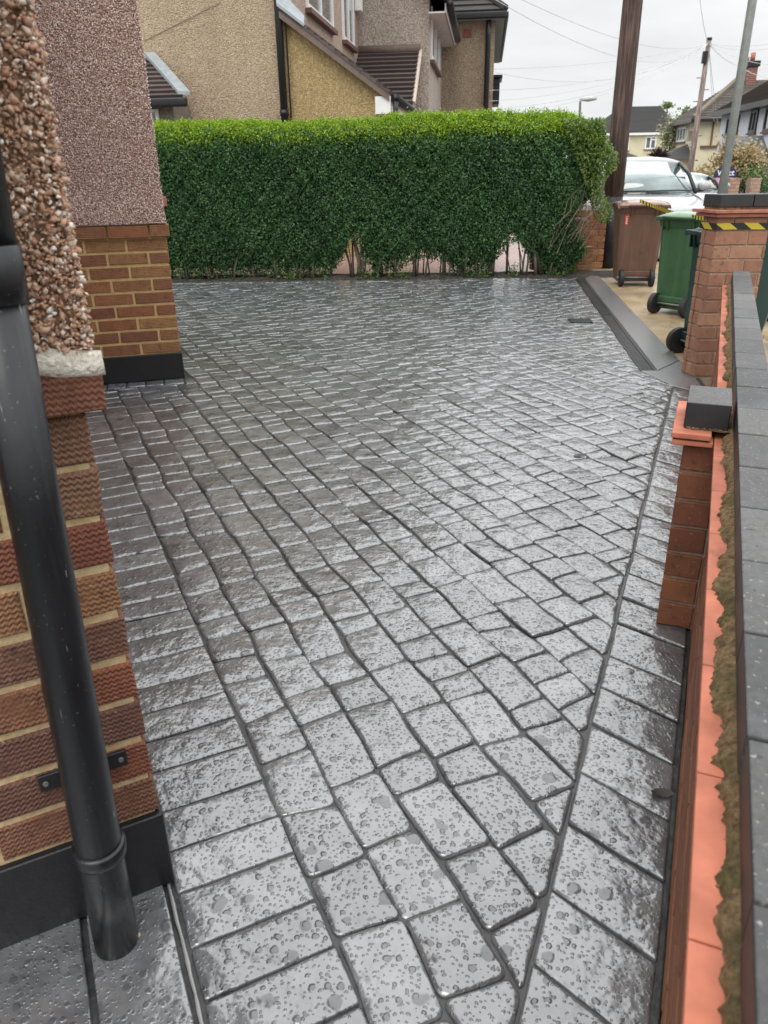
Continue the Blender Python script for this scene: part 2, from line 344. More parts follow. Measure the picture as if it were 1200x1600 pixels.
# ------------------------------------------------------------------ ground, road, pavements
HL, HR = gp(262, 441), gp(905, 433)                      # far edge of the driveway (foot of the hedge)
hd = (HR - HL)[:2]; hd = hd / np.hypot(*hd); hn = np.array([-hd[1], hd[0]])
def hp(x, off=0.): p = HL[:2] + hd * x + hn * off; return p
mb = MB(); mb.quad((-400, -50, -.9), (400, -50, -.9), (400, 900, -.9), (-400, 900, -.9))
tag(mb.build('ground', mat_mortar('distant_ground', (.06, .07, .05), (.12, .12, .09))), kind='structure')
M = Mat('wet_tan_concrete'); co = M.co()
c = M.ramp(M.noise(1.6, 6, co, .7), [(.3, (.17, .125, .07)), (.5, (.34, .25, .14)), (.7, (.46, .38, .26))])
c = M.mix(M.rng(M.vor(1.1, M.n('ShaderNodeVectorMath', {0: co, 1: M.noise(3, 4, co, out=1)}, operation='ADD').outputs[0], 'DISTANCE_TO_EDGE'), 0, .02, .85, 0), c, (.06, .05, .04)); c = M.mix(M.rng(M.noise(.9, 5, co, .7), .5, .66, 0, .65), c, (.17, .15, .12))
c = M.mix(M.rng(M.noise(70, 3, co), .55, .75, 0, .5), c, (.18, .15, .11))
TAN = M.set(col=c, rough=.38, nor=M.bump(M.noise(50, 5, co), .003))
mb = MB(); A, B = gp(1062, 562), gp(930, 425)
pav = [(A[0] - .05, A[1]), (B[0] - .05, B[1]), (B[0] + .3, B[1] + 2.6), (B[0] + 3.4, B[1] + 2.0), (9, 8), (7, .2), (2.2, .2), tuple(RF.w(.4, .3)[:2]), tuple(RF.w(.35, 6.2)[:2])]
mb.prism(pav, -.25, -.016); tag(mb.build('pavement', TAN), kind='structure')
ASPH = plain('wet_asphalt', (.055, .055, .058), .45, var=.3, sc=30, bump=.006)
mb = MB(); st = [(10, -.14), (18, -.24), (30, -.42), (60, -.5), (140, -.55)]
SF = Frame((0, 0), .1292)
for (b0, z0), (b1, z1) in zip(st, st[1:]): mb.quad(SF.w(2.1, b0, z0), SF.w(12, b0, z0), SF.w(12, b1, z1), SF.w(2.1, b1, z1))
tag(mb.build('road', ASPH), kind='structure')
mb = MB()
for (b0, z0), (b1, z1) in zip(st, st[1:]): mb.hexa([SF.w(12, b0, -.9), SF.w(30, b0, -.9), SF.w(30, b1, -.9), SF.w(12, b1, -.9), SF.w(12, b0, z0 + .12), SF.w(30, b0, z0 + .12), SF.w(30, b1, z1 + .12), SF.w(12, b1, z1 + .12)])
tag(mb.build('far_pavement', plain('far_pavement_concrete', (.25, .24, .22), .6)), kind='structure')
# neighbour's drive, pale pink block paving
M = Mat('pink_block_paving'); co = M.co(); b = M.n('ShaderNodeTexBrick', {'Vector': co, 'Scale': 1., 'Mortar Size': .008, 'Brick Width': .2, 'Row Height': .1, 'Color1': (.46, .29, .25), 'Color2': (.36, .23, .20), 'Mortar': (.2, .15, .12)})
PINK = M.set(col=b.outputs[0], rough=.35, nor=M.bump(b.outputs[1], -.004))
mb = MB(); mb.prism([tuple(hp(-6, .75)), tuple(hp(7.2, .75)), tuple(hp(7.4, 7)), tuple(hp(8, 16)), tuple(hp(-6, 16))], -.3, -.02)
tag(mb.build('neighbour_drive', PINK), kind='structure')
M = Mat('damp_soil'); co = M.co(); SOIL = M.set(col=M.ramp(M.noise(14, 6, co), [(.35, (.012, .010, .008)), (.6, (.05, .04, .03)), (.75, (.11, .09, .06))]), rough=.9, nor=M.bump(M.noise(30, 5, co), .03))
mb = MB(); n = 60
for i in range(n):
    for j in range(4):
        P = []
        for (ii, jj) in ((i, j), (i + 1, j), (i + 1, j + 1), (i, j + 1)):
            x, o = -3 + ii * 10.1 / n, .03 + jj * .2; p = hp(x, o); P.append((p[0], p[1], -.012 + (.05 * (.5 + .5 * wob(x * .5, o, 1)) if 0 < jj < 4 else 0)))
        mb.add(P, [(0, 1, 2, 3)])
tag(mb.build('hedge_bed', SOIL, smooth=True), kind='structure')

# ------------------------------------------------------------------ driveway
# outline of the paved area
E0 = gp(1062, 562)[:2]; E1 = gp(930, 425)[:2]
Dn0, Dn1 = gp(1000, 578)[:2], gp(1025, 578)[:2]; Df0, Df1 = gp(899, 436)[:2], gp(913, 435)[:2]
RBx = -.146
rbt = lambda t: np.array(RF.w(RBx, t)[:2])
rowb = lambda a, b: np.array(LF.w(a, b)[:2])
mb = MB()
outl = [LF.w(-1.2, .0)[:2], RF.w(.115, -.6)[:2], RF.w(.115, 6.0)[:2], tuple(E0 + [.02, -.2]), tuple(E0), tuple(E1), tuple(HR[:2] + hn * .03 + hd * .3), tuple(HL[:2] + hn * .03 - hd * 2.5), LF.w(-1.2, 7)[:2]]
mb.prism([tuple(p) for p in outl], -.2, -.0095)
drive = tag(mb.build('driveway', GROUT), kind='structure')
BAY0, BAY1 = gp(165, 600), gp(287, 590)
bd = (BAY1 - BAY0)[:2]; bang = -math.atan2(bd[1], bd[0]); BF = Frame(BAY1, bang)     # bay frame: origin at its right corner
mb = MB()
crn = rbt(6.05)                                  # where the right border turns
clips = [(rbt(0), crn), (crn, Dn0), (Dn0, Df0)]   # field lies left of these
farA, farB = HR[:2] - hn * .16, HL[:2] - hn * .16
s = .36; RW = .1525; k = 0
bay_front = [np.array(BF.w(-3, -.17)[:2]), np.array(BF.w(.0, -.17)[:2])]
bay_side = [np.array(BF.w(.0, -.17)[:2]), np.array(BF.w(-.3, 6)[:2])]
bc = bay_side[0]
warp = lambda p: np.array([p[0] + .006 * wob(p[0] * .35, p[1] * .35, 3), p[1] + .006 * wob(p[1] * .35, p[0] * .35, 5)])
while s < 9.6:
    t = .35 + random.uniform(0, .15); prev = None
    s2 = s + RW
    jl = lambda tt, q: .0135 * wob(tt * 1.1, q * 7.7, q) + (0 if abs(q - .36) < .01 else .0)
    while t < 14.8:
        L = random.choice([.125, .15, .19, .22, .235, .26]) * random.uniform(.92, 1.08)
        if t < 9 and random.random() < .12: L = .10
        sk = random.gauss(0, .004)
        a0, a1 = s + jl(t, s), s2 + jl(t, s2); b0, b1 = s + jl(t + L, s), s2 + jl(t + L, s2)
        cur = (t + L + sk, t + L - sk); pv = prev or (t, t)
        P = [rowb(a0, pv[0]), rowb(a1, pv[1]), rowb(b1, cur[1]), rowb(b0, cur[0])]
        prev = cur; t += L
        cx = sum(P) / 4
        P = [tuple(warp(p)) for p in P]
        cut = False
        if cx[1] > 0.4 and cx[1] < 12.3:
            A0 = area(P)
            # right side (reflex corner between border and drain is handled by side tests)
            P = poly_clip(P, rbt(0), crn) if (cx - crn) @ np.array(RF.b) < .1 else P
            if len(P) > 2: P = poly_clip(P, crn, Dn0) if 5.3 < cx[1] < Dn0[1] + .05 else P
            if len(P) > 2 and cx[1] > Dn0[1] - .1: P = poly_clip(P, Dn0, Df0)
            if len(P) > 2: P = poly_clip(P, farA, farB)
            if len(P) > 2 and cx[1] > 4:
                if (cx - bc) @ BF.a < 0: P = poly_clip(P, bay_front[1], bay_front[0])
                elif (cx - bc) @ BF.b > 0: P = poly_clip(P, bay_side[1], bay_side[0])
            if len(P) > 2: stone(mb, P, (.004 if t < 7 else .009), .019, seg=4 if t < 6 else 2)
    s = s2
def strip(mb, P0, P1, Q0, Q1, n, gap=.008, rad=.006, skew=.0, cuts=None, wv=.0025):
    """n stones across a band between edge P0->P1 and edge Q0->Q1"""
    P0, P1, Q0, Q1 = map(lambda p: np.array(p[:2], float), (P0, P1, Q0, Q1)); j = [0.] + [i + random.uniform(-.07, .07) for i in range(1, n)] + [n]
    for i in range(n):
        a, b = j[i] / n, j[i + 1] / n
        stone(mb, [P0 + (P1 - P0) * a, Q0 + (Q1 - Q0) * a, Q0 + (Q1 - Q0) * b, P0 + (P1 - P0) * b], gap, rad, .007, wv, seg=2)
strip(mb, LF.w(.062, .5), LF.w(.062, 6.05), LF.w(.357, .5), LF.w(.357, 6.05), 39, .0065)                       # beside the house
strip(mb, RF.w(-.145, -.1), RF.w(-.145, 5.98), RF.w(.107, -.2), RF.w(.107, 5.88), 30)                      # beside the garden wall
strip(mb, BF.w(-1.2, -.165), BF.w(.0, -.165), BF.w(-1.2, -.012), BF.w(.0, -.012), 8)                    # before the bay
strip(mb, hp(-1.5, -.15), tuple(Df0 + (HL[:2]-HL[:2]) - hn * .0 - hd * .06), hp(-1.5, .0), tuple(HR[:2] - hn * .0 - hd * .02), 20, wv=.001)
# slabs round the foot of the downpipe (house side of the ridge line)
strip(mb, LF.w(-1.15, .6), LF.w(.045, .6), LF.w(-1.15, 1.42), LF.w(.045, 1.42), 6, .014, .008)
strip(mb, LF.w(-1.15, .15), LF.w(.045, .15), LF.w(-1.15, .585), LF.w(.045, .585), 5, .014, .008)
paving = mb.build('paving_stone_surface', STONE, drive, smooth=True)
# trowelled ridge along the house border and smooth margin beyond the drain
mb = MB(); mb.tube([(*LF.w(.052 + .0016 * wob(b * 2, 1), b)[:2], -.004) for b in np.linspace(.3, 6, 300)], [.0045 + .0014 * wob(b * 5, 2) for b in np.linspace(.3, 6, 300)], 6)
mb.build('ridge_line', plain('pale_wet_ridge', (.22, .22, .22), .25, coat=.5), drive, smooth=True)
M = Mat('wet_smooth_concrete'); co = M.co()
KERB = M.set(col=M.ramp(M.noise(40, 8, co, .8), [(.35, (.06, .062, .065)), (.7, (.20, .202, .205))]), rough=.4, nor=M.bump(M.noise(45, 5, co, .7), .009, 1., M.bump(M.noise(6, 3, co), .02)), coat=1., cior=1.8, crough=.3)
mb = MB(); o_ = .012
K0 = Dn1 + np.array([o_, 0]); K1 = Df1 + np.array([o_, 0])
mb.prism([tuple(K0), tuple(E0), tuple(E1), tuple(K1)][::1], -.06, -.001)
mb.prism([tuple(crn + [.012, .012]), RF.w(.112, 5.9)[:2], tuple(E0 + [.0, -.012]), tuple(K0 + [0, -.012]), tuple(Dn0 + [0, -.012])], -.06, -.0015)
mb.build('kerb_margin', KERB, drive, bevel=.006)

# linear drain
dr = empty('linear_drain', (*Dn0, 0), 'black slotted channel drain set in the paving along the pavement side', 'drain')
dv = (Df0 - Dn0); DL = np.hypot(*dv); dv = dv / DL; dp = np.array([dv[1], -dv[0]]); DW = np.hypot(*(Dn1 - Dn0)) * .98
dT = lambda x, y, z: (*(Dn0 + dp * x + dv * y), z)
mb = MB(); mb.box(0.006, DW, 0, DL, -.05, -.022, T=dT); mb.box(0.006, .02, 0, DL, -.022, -.003, T=dT); mb.box(DW - .014, DW, 0, DL, -.022, -.003, T=dT)
mb.build('channel', DARKM, dr)
mb = MB()
for k in range(5):
    x = .03 + k * (DW - .06) / 4.6; mb.box(x, x + .009, 0, DL, -.021, -.004, T=dT)
for y in np.arange(.0, DL, .085): mb.box(.021, DW - .015, y, y + .012, -.020, -.0055, T=dT)
mb.build('grating', plain('black_grate', (.028, .028, .03), .4, var=.4), dr)
mb = MB(); mb.box(.021, DW - .015, DL * .47, DL * .47 + .02, -.02, -.001, T=dT); mb.build('joint_clip', DARKM, dr)
# inspection cover
g0, g1, g2, g3 = gp(887, 499), gp(921, 499), gp(927, 505), gp(891, 505)
ic = empty('inspection_cover', tuple(g0), 'small flat oblong metal cover let into the paving', 'drain cover')
mb = MB(); mb.prism([tuple(p[:2]) for p in (g0, g1, g2, g3)], -.02, .011); mb.build('frame', DARKM, ic, bevel=.002)
cc = sum((g0, g1, g2, g3)) / 4; mb = MB(); mb.prism([tuple((cc + (p - cc) * .86)[:2]) for p in (g0, g1, g2, g3)], -.01, .013); mb.build('cover_plate', DARKM, ic, bevel=.002)
# wet leaves lying on the paving
LEAFB = mat_rnd('dead_leaf', [(.03, .025, .02), (.06, .045, .03)], .4)
for (u, v, sz, lb) in ((905, 712, .035, 'dark dead leaf lying flat mid field of the wet paving'), (1032, 1240, .03, 'curled dark leaf stuck on the wet border beside the brick wall'), (893, 752, .018, 'small dark leaf scrap in front of the larger leaf on the paving')):
    g = gp(u, v, .006); mb = MB(); n = 9; a0 = random.random() * 6
    P = [(g[0] + sz * (1 + .25 * math.sin(3 * t + a0)) * math.cos(t + a0), g[1] + sz * .55 * math.sin(t + a0), .006 + .006 * abs(math.sin(t))) for t in np.linspace(0, 2 * math.pi, n, False)]
    P.append((g[0], g[1], .004)); mb.add(P, [(i, (i + 1) % n, n) for i in range(n)]); o = mb.build('fallen_leaf', LEAFB, smooth=True); tag(o, lb, 'leaf')

# ------------------------------------------------------------------ brickwork
def bricks(mb, fr, a0, a1, z0, nc, ch, bl, out=0., flip=False, hb=None, jt=.012, depth=.06, side='a', chip=.003, jit=.0015, phase=0, b_at=0.):
    """rows of separate bricks on the plane b=b_at (facing -b) or, with side='b', on the plane a=b_at facing -a"""
    for i in range(nc):
        za, zb = z0 + i * ch + jt / 2, z0 + (i + 1) * ch - jt / 2
        x = a1 if not flip else a0; first = True; sgn = -1 if not flip else 1
        while (x > a0 + .02) if sgn < 0 else (x < a1 - .02):
            L = bl * (.5 if (first and (i + phase) % 2) else 1.); first = False
            x2 = x + sgn * L; x2 = max(x2, a0) if sgn < 0 else min(x2, a1)
            lo, hi = min(x, x2) + (jt / 2 if sgn < 0 else 0), max(x, x2) - (0 if sgn < 0 else jt / 2)
            if sgn < 0 and x != a1: hi -= jt / 2
            if sgn > 0 and x != a0: lo += jt / 2
            x = x2
            if hi - lo < .012: continue
            o = out + random.uniform(-jit, jit); r = random.random(); q = [random.uniform(-chip, chip) * .6 for _ in range(8)]
            pts = []
            for (dd, ins) in ((depth, 0), (.0035, 0), (0, .0035)):
                for (xx, zz, i1, i2) in ((lo + ins, za + ins, 0, 1), (hi - ins, za + ins, 2, 3), (hi - ins, zb - ins, 4, 5), (lo + ins, zb - ins, 6, 7)):
                    xx += q[i1]; zz += q[i2]; bb = b_at + dd - o
                    pts.append(fr.w(xx, bb, zz) if side == 'a' else fr.w(bb, xx, zz))
            fs = [(8, 9, 10, 11)] + [(k * 4 + j, k * 4 + (j + 1) % 4, (k + 1) * 4 + (j + 1) % 4, (k + 1) * 4 + j) for k in (0, 1) for j in range(4)]
            ou, ov = random.random() * 5, random.random() * 5
            P2 = [(lo, za), (hi, za), (hi, zb), (lo, zb)] * 3
            uv = [[(P2[i_][0] + ou + (.02 if i_ < 4 else 0), P2[i_][1] + ov) for i_ in f] for f in fs]
            mb.add(pts, fs, r, uv)

# --- own house: near corner and bay
house = empty('house', tuple(gp(265, 1375)), 'pink pebble-dashed house corner with rustic brick base and black painted plinth, nearest on the left', 'house')
NC = gp(265, 1375); nd = (gp(265, 1375) - gp(0, 1480))[:2]; NF = Frame(NC, -math.atan2(nd[1], nd[0]))
CH = .1055; ZP = .218
mb = MB(); mb.box(-2.2, .0, 0, .5, ZP - .02, ZP + CH * 9.55 + .3, T=NF.w); mb.box(-2.2, -.008, .009, .0095, 0, .01, T=NF.w)
mb = MB(); mb.prism([(-2.2, .006), (-.004, .006), (-.009, .6), (-2.2, .6)], ZP - .01, 1.30, T=NF.w)
mb.build('mortar_joints', MORT, house)
mb = MB(); bricks(mb, NF, -2.2, .006, ZP, 9, CH, .33, side='a', jt=.017, chip=.005)
bricks(mb, NF, .0, 4.6, ZP, 9, CH, .33, side='b', b_at=-.0, flip=True, phase=1) if False else None
bricks(mb, NF, -2.2, .04, ZP + 9 * CH, 1, .085, .33, out=.032, phase=0, jt=.004, depth=.09)
mb.build('brickwork', NB, house)
# long side wall running back to the bay (turned away from the drive)
sw = [NF.w(-.012, .02), LF.w(.03, 6.2), LF.w(-.4, 6.2), NF.w(-.5, .02)]
sw = [p[:2] for p in sw]
DASHN = mat_render('coarse_pebbledash_backing', [(.12, .06, .035), (.22, .12, .07), (.30, .2, .13)], 70, .006)
mb = MB(); mb.prism(sw, 0, 3.6); mb.build('side_wall', DASHN, house)
mb = MB(); mb.prism([(-2.2, -.012), (.012, -.012), (.012, .3), (-2.2, .3)], 0, ZP, T=NF.w); mb.build('plinth', BLACKP, house, bevel=.006)
# ragged pale mortar band above the brick
mb = MB(); n = 44; V = []
for i in range(n + 1):
    a = -1.5 + i * 1.545 / n; wz = .012 * wob(a * 2, 3.1)
    for (bb, zz) in ((-.030, 1.236 + wz * .5), (-.037, 1.246 + wz), (-.036, 1.262 + wz), (-.02, 1.283 + 1.2 * wz)): V.append(NF.w(a, bb - .006 * wob(a * 3, zz * 30), zz))
mb.add(V, [(i * 4 + k, (i + 1) * 4 + k, (i + 1) * 4 + k + 1, i * 4 + k + 1) for i in range(n) for k in range(3)] + [(n * 4, n * 4 + 1, n * 4 + 2, n * 4 + 3)])
mb.build('mortar_band', WHM, house, smooth=True)
mb = MB(); mb.prism([(-2.2, -.018), (.026, -.018), (.026, .35), (-2.2, .35)], 1.255, 3.4, T=NF.w); mb.build('render_coat', DASHN, house, bevel=.02)
# pebbles
def rocks(n, pos, size, nrm, mat, name, parent, lo=.5):
    """n angular pebbles: jittered octahedra with cut corners"""
    base = np.array([(1, 0, 0), (.25, .95, .1), (-.9, .3, -.1), (-.3, -.9, .15), (.6, -.7, -.2), (.1, .1, .8), (-.5, .45, .6), (.05, -.15, -.7)])
    fcs = [(0, 1, 5), (1, 6, 5), (1, 2, 6), (2, 3, 5), (2, 5, 6), (3, 4, 5), (4, 0, 5), (1, 0, 7), (2, 1, 7), (3, 2, 7), (4, 3, 7), (0, 4, 7)]
    V = base[None] + rng.normal(0, .16, (n, 8, 3)); q = rng.normal(size=(n, 3, 3)); q, _ = np.linalg.qr(q)
    V = np.einsum('nij,nkj->nki', q, V * np.array([1., .75, .6])[None, None]) * size[:, None, None] + pos[:, None]
    return np_mesh(name, V, 8, rng.random(n), mat, parent, faces=fcs)
def w3(fr, a, b, z): return np.stack([fr.P[0] + a * fr.a[0] + b * fr.b[0], fr.P[1] + a * fr.a[1] + b * fr.b[1], z], -1)
PEB = mat_rnd('dash_pebbles', [(.30, .14, .08), (.46, .24, .14), (.38, .23, .16), (.58, .40, .28), (.46, .27, .17), (.70, .57, .46), (.84, .79, .73)], .5, .001, 150)
n = 36000; a = rng.uniform(-.7, .03, n); z = rng.uniform(1.262, 2.35, n); rocks(n, w3(NF, a, rng.normal(-.019, .0035, n), z), rng.gamma(7, .00080, n).clip(.0025, .011), None, PEB, 'pebbledash', house)
n = 4200; z = rng.uniform(1.262, 2.35, n); rocks(n, w3(NF, rng.normal(.028, .004, n), rng.uniform(-.018, .06, n), z), rng.gamma(7, .00092, n).clip(.003, .012), None, PEB, 'corner_pebbledash', house)
# --- bay
BH = .0975; BZ = .208; W = 2.2
mb = MB(); mb.prism([(-W, .009), (-.003, .009), (-.2, 2.3), (-W, 2.3)], BZ - .01, 1.2, T=BF.w); mb.build('bay_mortar', mat_mortar('yellow_mortar', (.46, .33, .14), (.66, .49, .24)), house)
mb = MB(); bricks(mb, BF, -W, .004, BZ, 9, BH, .30, jt=.019, jit=.001); bricks(mb, BF, -W, .03, BZ + 9 * BH, 1, .098, .30, out=.03, jt=.012, depth=.1, phase=1)
mb.build('bay_brickwork', FB, house)
mb = MB(); mb.prism([(-W, -.014), (.012, -.014), (-.2, 2.3), (-W, 2.3)], 0, BZ, T=BF.w); mb.build('bay_plinth', BLACKP, house, bevel=.006)
DASHB = mat_render('pink_pebbledash_backing', [(.24, .13, .10), (.38, .24, .19), (.50, .35, .30)], 90, .008, .15)
mb = MB(); prof = [(1.185, -.03), (1.24, -.028), (1.34, -.015), (1.5, -.006), (3.6, -.002)]
V = []; nn = 2
for z, o in prof: V += [BF.w(-W, o, z), BF.w(-o * .6, o, z), BF.w(-o * .6 - .2, 2.3, z)]
mb.add(V, [(i * 3 + k, i * 3 + k + 1, (i + 1) * 3 + k + 1, (i + 1) * 3 + k) for i in range(len(prof) - 1) for k in range(2)] + [(1, 0, 2)])
mb.build('bay_render', DASHB, house)
PEB2 = mat_rnd('pink_pebbles', [(.42, .25, .21), (.60, .40, .34), (.54, .36, .30), (.72, .54, .47), (.82, .68, .61), (.90, .84, .79)], .5, 0, 80)
n = 42000; z = rng.uniform(1.19, 3.05, n); off = np.interp(z, [p[0] for p in prof], [p[1] for p in prof]); a = rng.uniform(-1.05, .012, n)
rocks(n, w3(BF, a, off - rng.uniform(-.001, .004, n), z), rng.uniform(.0045, .0085, n), None, PEB2, 'bay_pebbledash', house)
mb = MB(); mb.box(-.3, .055, .9, 1.2, 1.27, 1.34, T=BF.w); mb.build('string_course', TERRA2, house)
# --- downpipe on the near corner
px, py = gp(183, 1472)[:2]
dpo = empty('downpipe', (px, py, 0), '', '') ; bpy.data.objects.remove(dpo)
pp = lambda z: (px + .026 * z, py + .012 * z, z)
mb = MB(); mb.tube([pp(z) for z in (-.01, .2, .6, 1.0, 1.42)], [.0465, .0460, .0445, .0430, .0425], 28); o = mb.build('downpipe', PIPE, house, smooth=False); 
for p in o.data.polygons: p.use_smooth = len(p.vertices) == 4
mb = MB(); mb.tube([pp(z) for z in (1.45, 1.8, 2.6)], .0435, 28); mb.tube([pp(z) for z in (1.375, 1.377, 1.455, 1.458)], [.044, .0475, .0475, .042], 28)
mb.build('upper_pipe', PIPE, o, smooth=True)
mb = MB(); mb.tube([pp(z) for z in (.262, .264, .275, .292, .296)], [.0495, .0525, .0535, .0535, .0485], 28); mb.build('socket_ring', PIPE, o, smooth=True)
pxy = np.array(pp(.4)[:2]); la, lb_ = (pxy - NF.P) @ NF.a, (pxy - NF.P) @ NF.b
mb = MB()
for sg in (-1, 1):
    mb.box(min(la + sg * .030, la + sg * .088), max(la + sg * .030, la + sg * .088), -.012, -.002, .385, .425, T=NF.w)
    mb.box(min(la + sg * .030, la + sg * .040), max(la + sg * .030, la + sg * .040), lb_, -.002, .39, .42, T=NF.w)
mb.build('bracket', BLACKP, o, bevel=.003)
for sg in (-1, 1):
    mb = MB(); q = [NF.w(la + sg * .075, y, .405) for y in (-.011, -.016)]; mb.tube(q, [.006, .005], 10); mb.build('screw', GREYM, o)
mb = MB(); n = 14
P = [(px + .042 + (.014 + .010 * random.random()) * math.cos(t), py + .012 + (.020 + .010 * random.random()) * math.sin(t), -.002) for t in np.linspace(0, 2 * math.pi, n, False)] + [(px + .042, py + .012, .008)]
mb.add(P, [(i, (i + 1) % n, n) for i in range(n)]); mb.build('pipe_foot_mortar', MORT, o)

# ------------------------------------------------------------------ garden wall on the right
gw = empty('garden_wall', RF.w(.2, 3.0, 0), 'low brick garden wall on the right with orange tile course and blue-black brick coping', 'wall')
T0, T1 = -.75, 6.22
WH = .705; wc = 7; wch = WH / wc
mb = MB(); mb.box(.125, .245, T0, T1, -.1, WH + .0, T=RF.w); mb.box(.0, .13, 2.585, 2.865, 0, WH - .004, T=RF.w); mb.build('mortar_joints', MORT2, gw)
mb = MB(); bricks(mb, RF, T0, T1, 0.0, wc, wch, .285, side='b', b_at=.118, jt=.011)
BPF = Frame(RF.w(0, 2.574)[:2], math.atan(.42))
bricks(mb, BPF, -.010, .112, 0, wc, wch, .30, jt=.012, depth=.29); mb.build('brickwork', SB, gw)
mb = MB(); t = T0; k = 0
while t < T1:
    L = .288; e = min(t + L - .003, T1); 
    mb.box(.086, .255, t, e, WH + .001, WH + .020, T=RF.w, r=random.random()); t += L
mb.build('tile_course', TERRA, gw, bevel=.002)
mb = MB(); mb.box(-.045, .075, 2.535, 2.925, WH + .025, WH + .044, T=RF.w); mb.build('buttress_cap_tile', TERRA, gw, bevel=.003)
mb = MB(); mb.box(-.041, .0835, 2.541, 2.92, WH + .001, WH + .018, T=RF.w); mb.build('lower_cap_tile', TERRA, gw, bevel=.003)
mb = MB(); mb.box(-.03, .07, 2.55, 2.91, WH + .0185, WH + .0245, T=RF.w); mb.build('cap_mortar', MORT3, gw)
# mortar fillet squeezed out under the coping
mb = MB(); n = 1100; V = []; edge_pts = []
for i in range(n + 1):
    t = T0 + .02 + i * (T1 - T0 - .04) / n
    rw_ = globals().get('rw_', 0.) * .93 + random.gauss(0, .0022); rs_ = globals().get('rs_', 0.) * .6 + random.gauss(0, .0016); e = .015 + rw_ * 1.3 + rs_ + .008 * wob(t * .8, .3, 1)
    if 1.0 < t < 1.35: e += .006
    e = max(.003, e + .0035 * wob(t * 17, 1.7, 5) * (1 + wob(t * 2, 3))); edge_pts.append((.131 - e, t))
    for (o_, z) in ((.140, WH + .05), (.134, WH + .046 + .003 * wob(t * 9, 1)), (.130 - e * .55, WH + .038 + .005 * wob(t * 7, 4)), (.131 - e, WH + .026 + .003 * wob(t * 13, 2)), (.131 - e - .002, WH + .0205)): V.append(RF.w(o_, t, z))
mb.add(V, [(i * 5 + k, (i + 1) * 5 + k, (i + 1) * 5 + k + 1, i * 5 + k + 1) for i in range(n) for k in range(4)])
mb.build('mortar_fillet', MORT3, gw, smooth=True)
ep = np.array(edge_pts)[rng.integers(0, n, 900)]; ox = ep[:, 0] + rng.uniform(-.003, .022, 900)
rocks(900, np.stack([RF.a[0] * ox + RF.b[0] * ep[:, 1], RF.a[1] * ox + RF.b[1] * ep[:, 1], WH + .0205 + np.clip((ox - ep[:, 0]) * .8, 0, .02)], -1), rng.gamma(3, .0011, 900).clip(.001, .008), None, mat_rnd('mortar_crumb', [(.07, .06, .02), (.26, .19, .08), (.40, .30, .15)], .95, .002, 90), 'mortar_crumbs', gw)
mb = MB(); mb.box(.136, .247, T0, T1, WH + .0205, WH + .047, T=RF.w); mb.build('mortar_bed', MORT3, gw)
M = Mat('blue_engineering_brick'); co = M.co(); r = M.attr()
c = M.mix(r, (.060, .060, .060), (.135, .133, .128)); g = M.noise(60, 6, M.co(scale=(1, 1, 1)), .75)
c = M.mix(M.rng(g, .35, .7, 0, .6), c, (.03, .031, .036)); c = M.mix(M.rng(M.noise(110, 2, co), .64, .70, 0, .8), c, (.30, .29, .27)); c = M.mix(M.rng(M.noise(9, 5, co, .7), .5, .7, 0, .5), c, (.13, .135, .14)); c = M.mix(M.rng(M.noise(35, 3, co), .30, .34, .7, 0), c, (.03, .03, .035))
BLUE = M.set(col=c, rough=.62, nor=M.bump(g, .003), spec=.5)
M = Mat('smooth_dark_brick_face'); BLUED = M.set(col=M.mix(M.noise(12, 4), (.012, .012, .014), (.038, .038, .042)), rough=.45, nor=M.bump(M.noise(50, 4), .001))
def coping(mb, fr_T, a0, a1, t0, t1, z0, z1, L, mats=False):
    t = t1
    while t > t0 + .02:
        e = max(t - L + .0075, t0); j = random.uniform(-.0015, .0015); jz = random.uniform(-.001, .0015)
        mb.box(a0 + j, a1 + j, e, t, z0, z1 + jz, T=fr_T, r=random.random()); t -= L
mb = MB(); coping(mb, RF.w, .137, .252, T0, T1 - .0, WH + .048, .828, .2775)
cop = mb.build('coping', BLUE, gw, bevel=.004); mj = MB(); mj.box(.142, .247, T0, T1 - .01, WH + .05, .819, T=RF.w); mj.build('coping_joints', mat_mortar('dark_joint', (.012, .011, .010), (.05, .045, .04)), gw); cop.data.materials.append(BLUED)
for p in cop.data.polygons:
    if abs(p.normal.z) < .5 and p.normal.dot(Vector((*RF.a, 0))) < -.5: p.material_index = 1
mb = MB(); mb.box(-.014, .122, 2.592, 2.815, WH + .046, .838, T=RF.w, r=.7)
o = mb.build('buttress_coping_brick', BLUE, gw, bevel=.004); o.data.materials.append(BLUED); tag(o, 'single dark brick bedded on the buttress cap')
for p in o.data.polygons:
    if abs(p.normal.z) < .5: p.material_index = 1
mb = MB(); n = 24
for i in range(n): 
    a = -.004 + i * .137 / n; mb.box(a, a + .007, 2.585 + random.uniform(-.006, .004), 2.62, WH + .0445, WH + .052 - random.random() * .005, T=RF.w)
mb.build('bed_mortar', MORT3, gw)
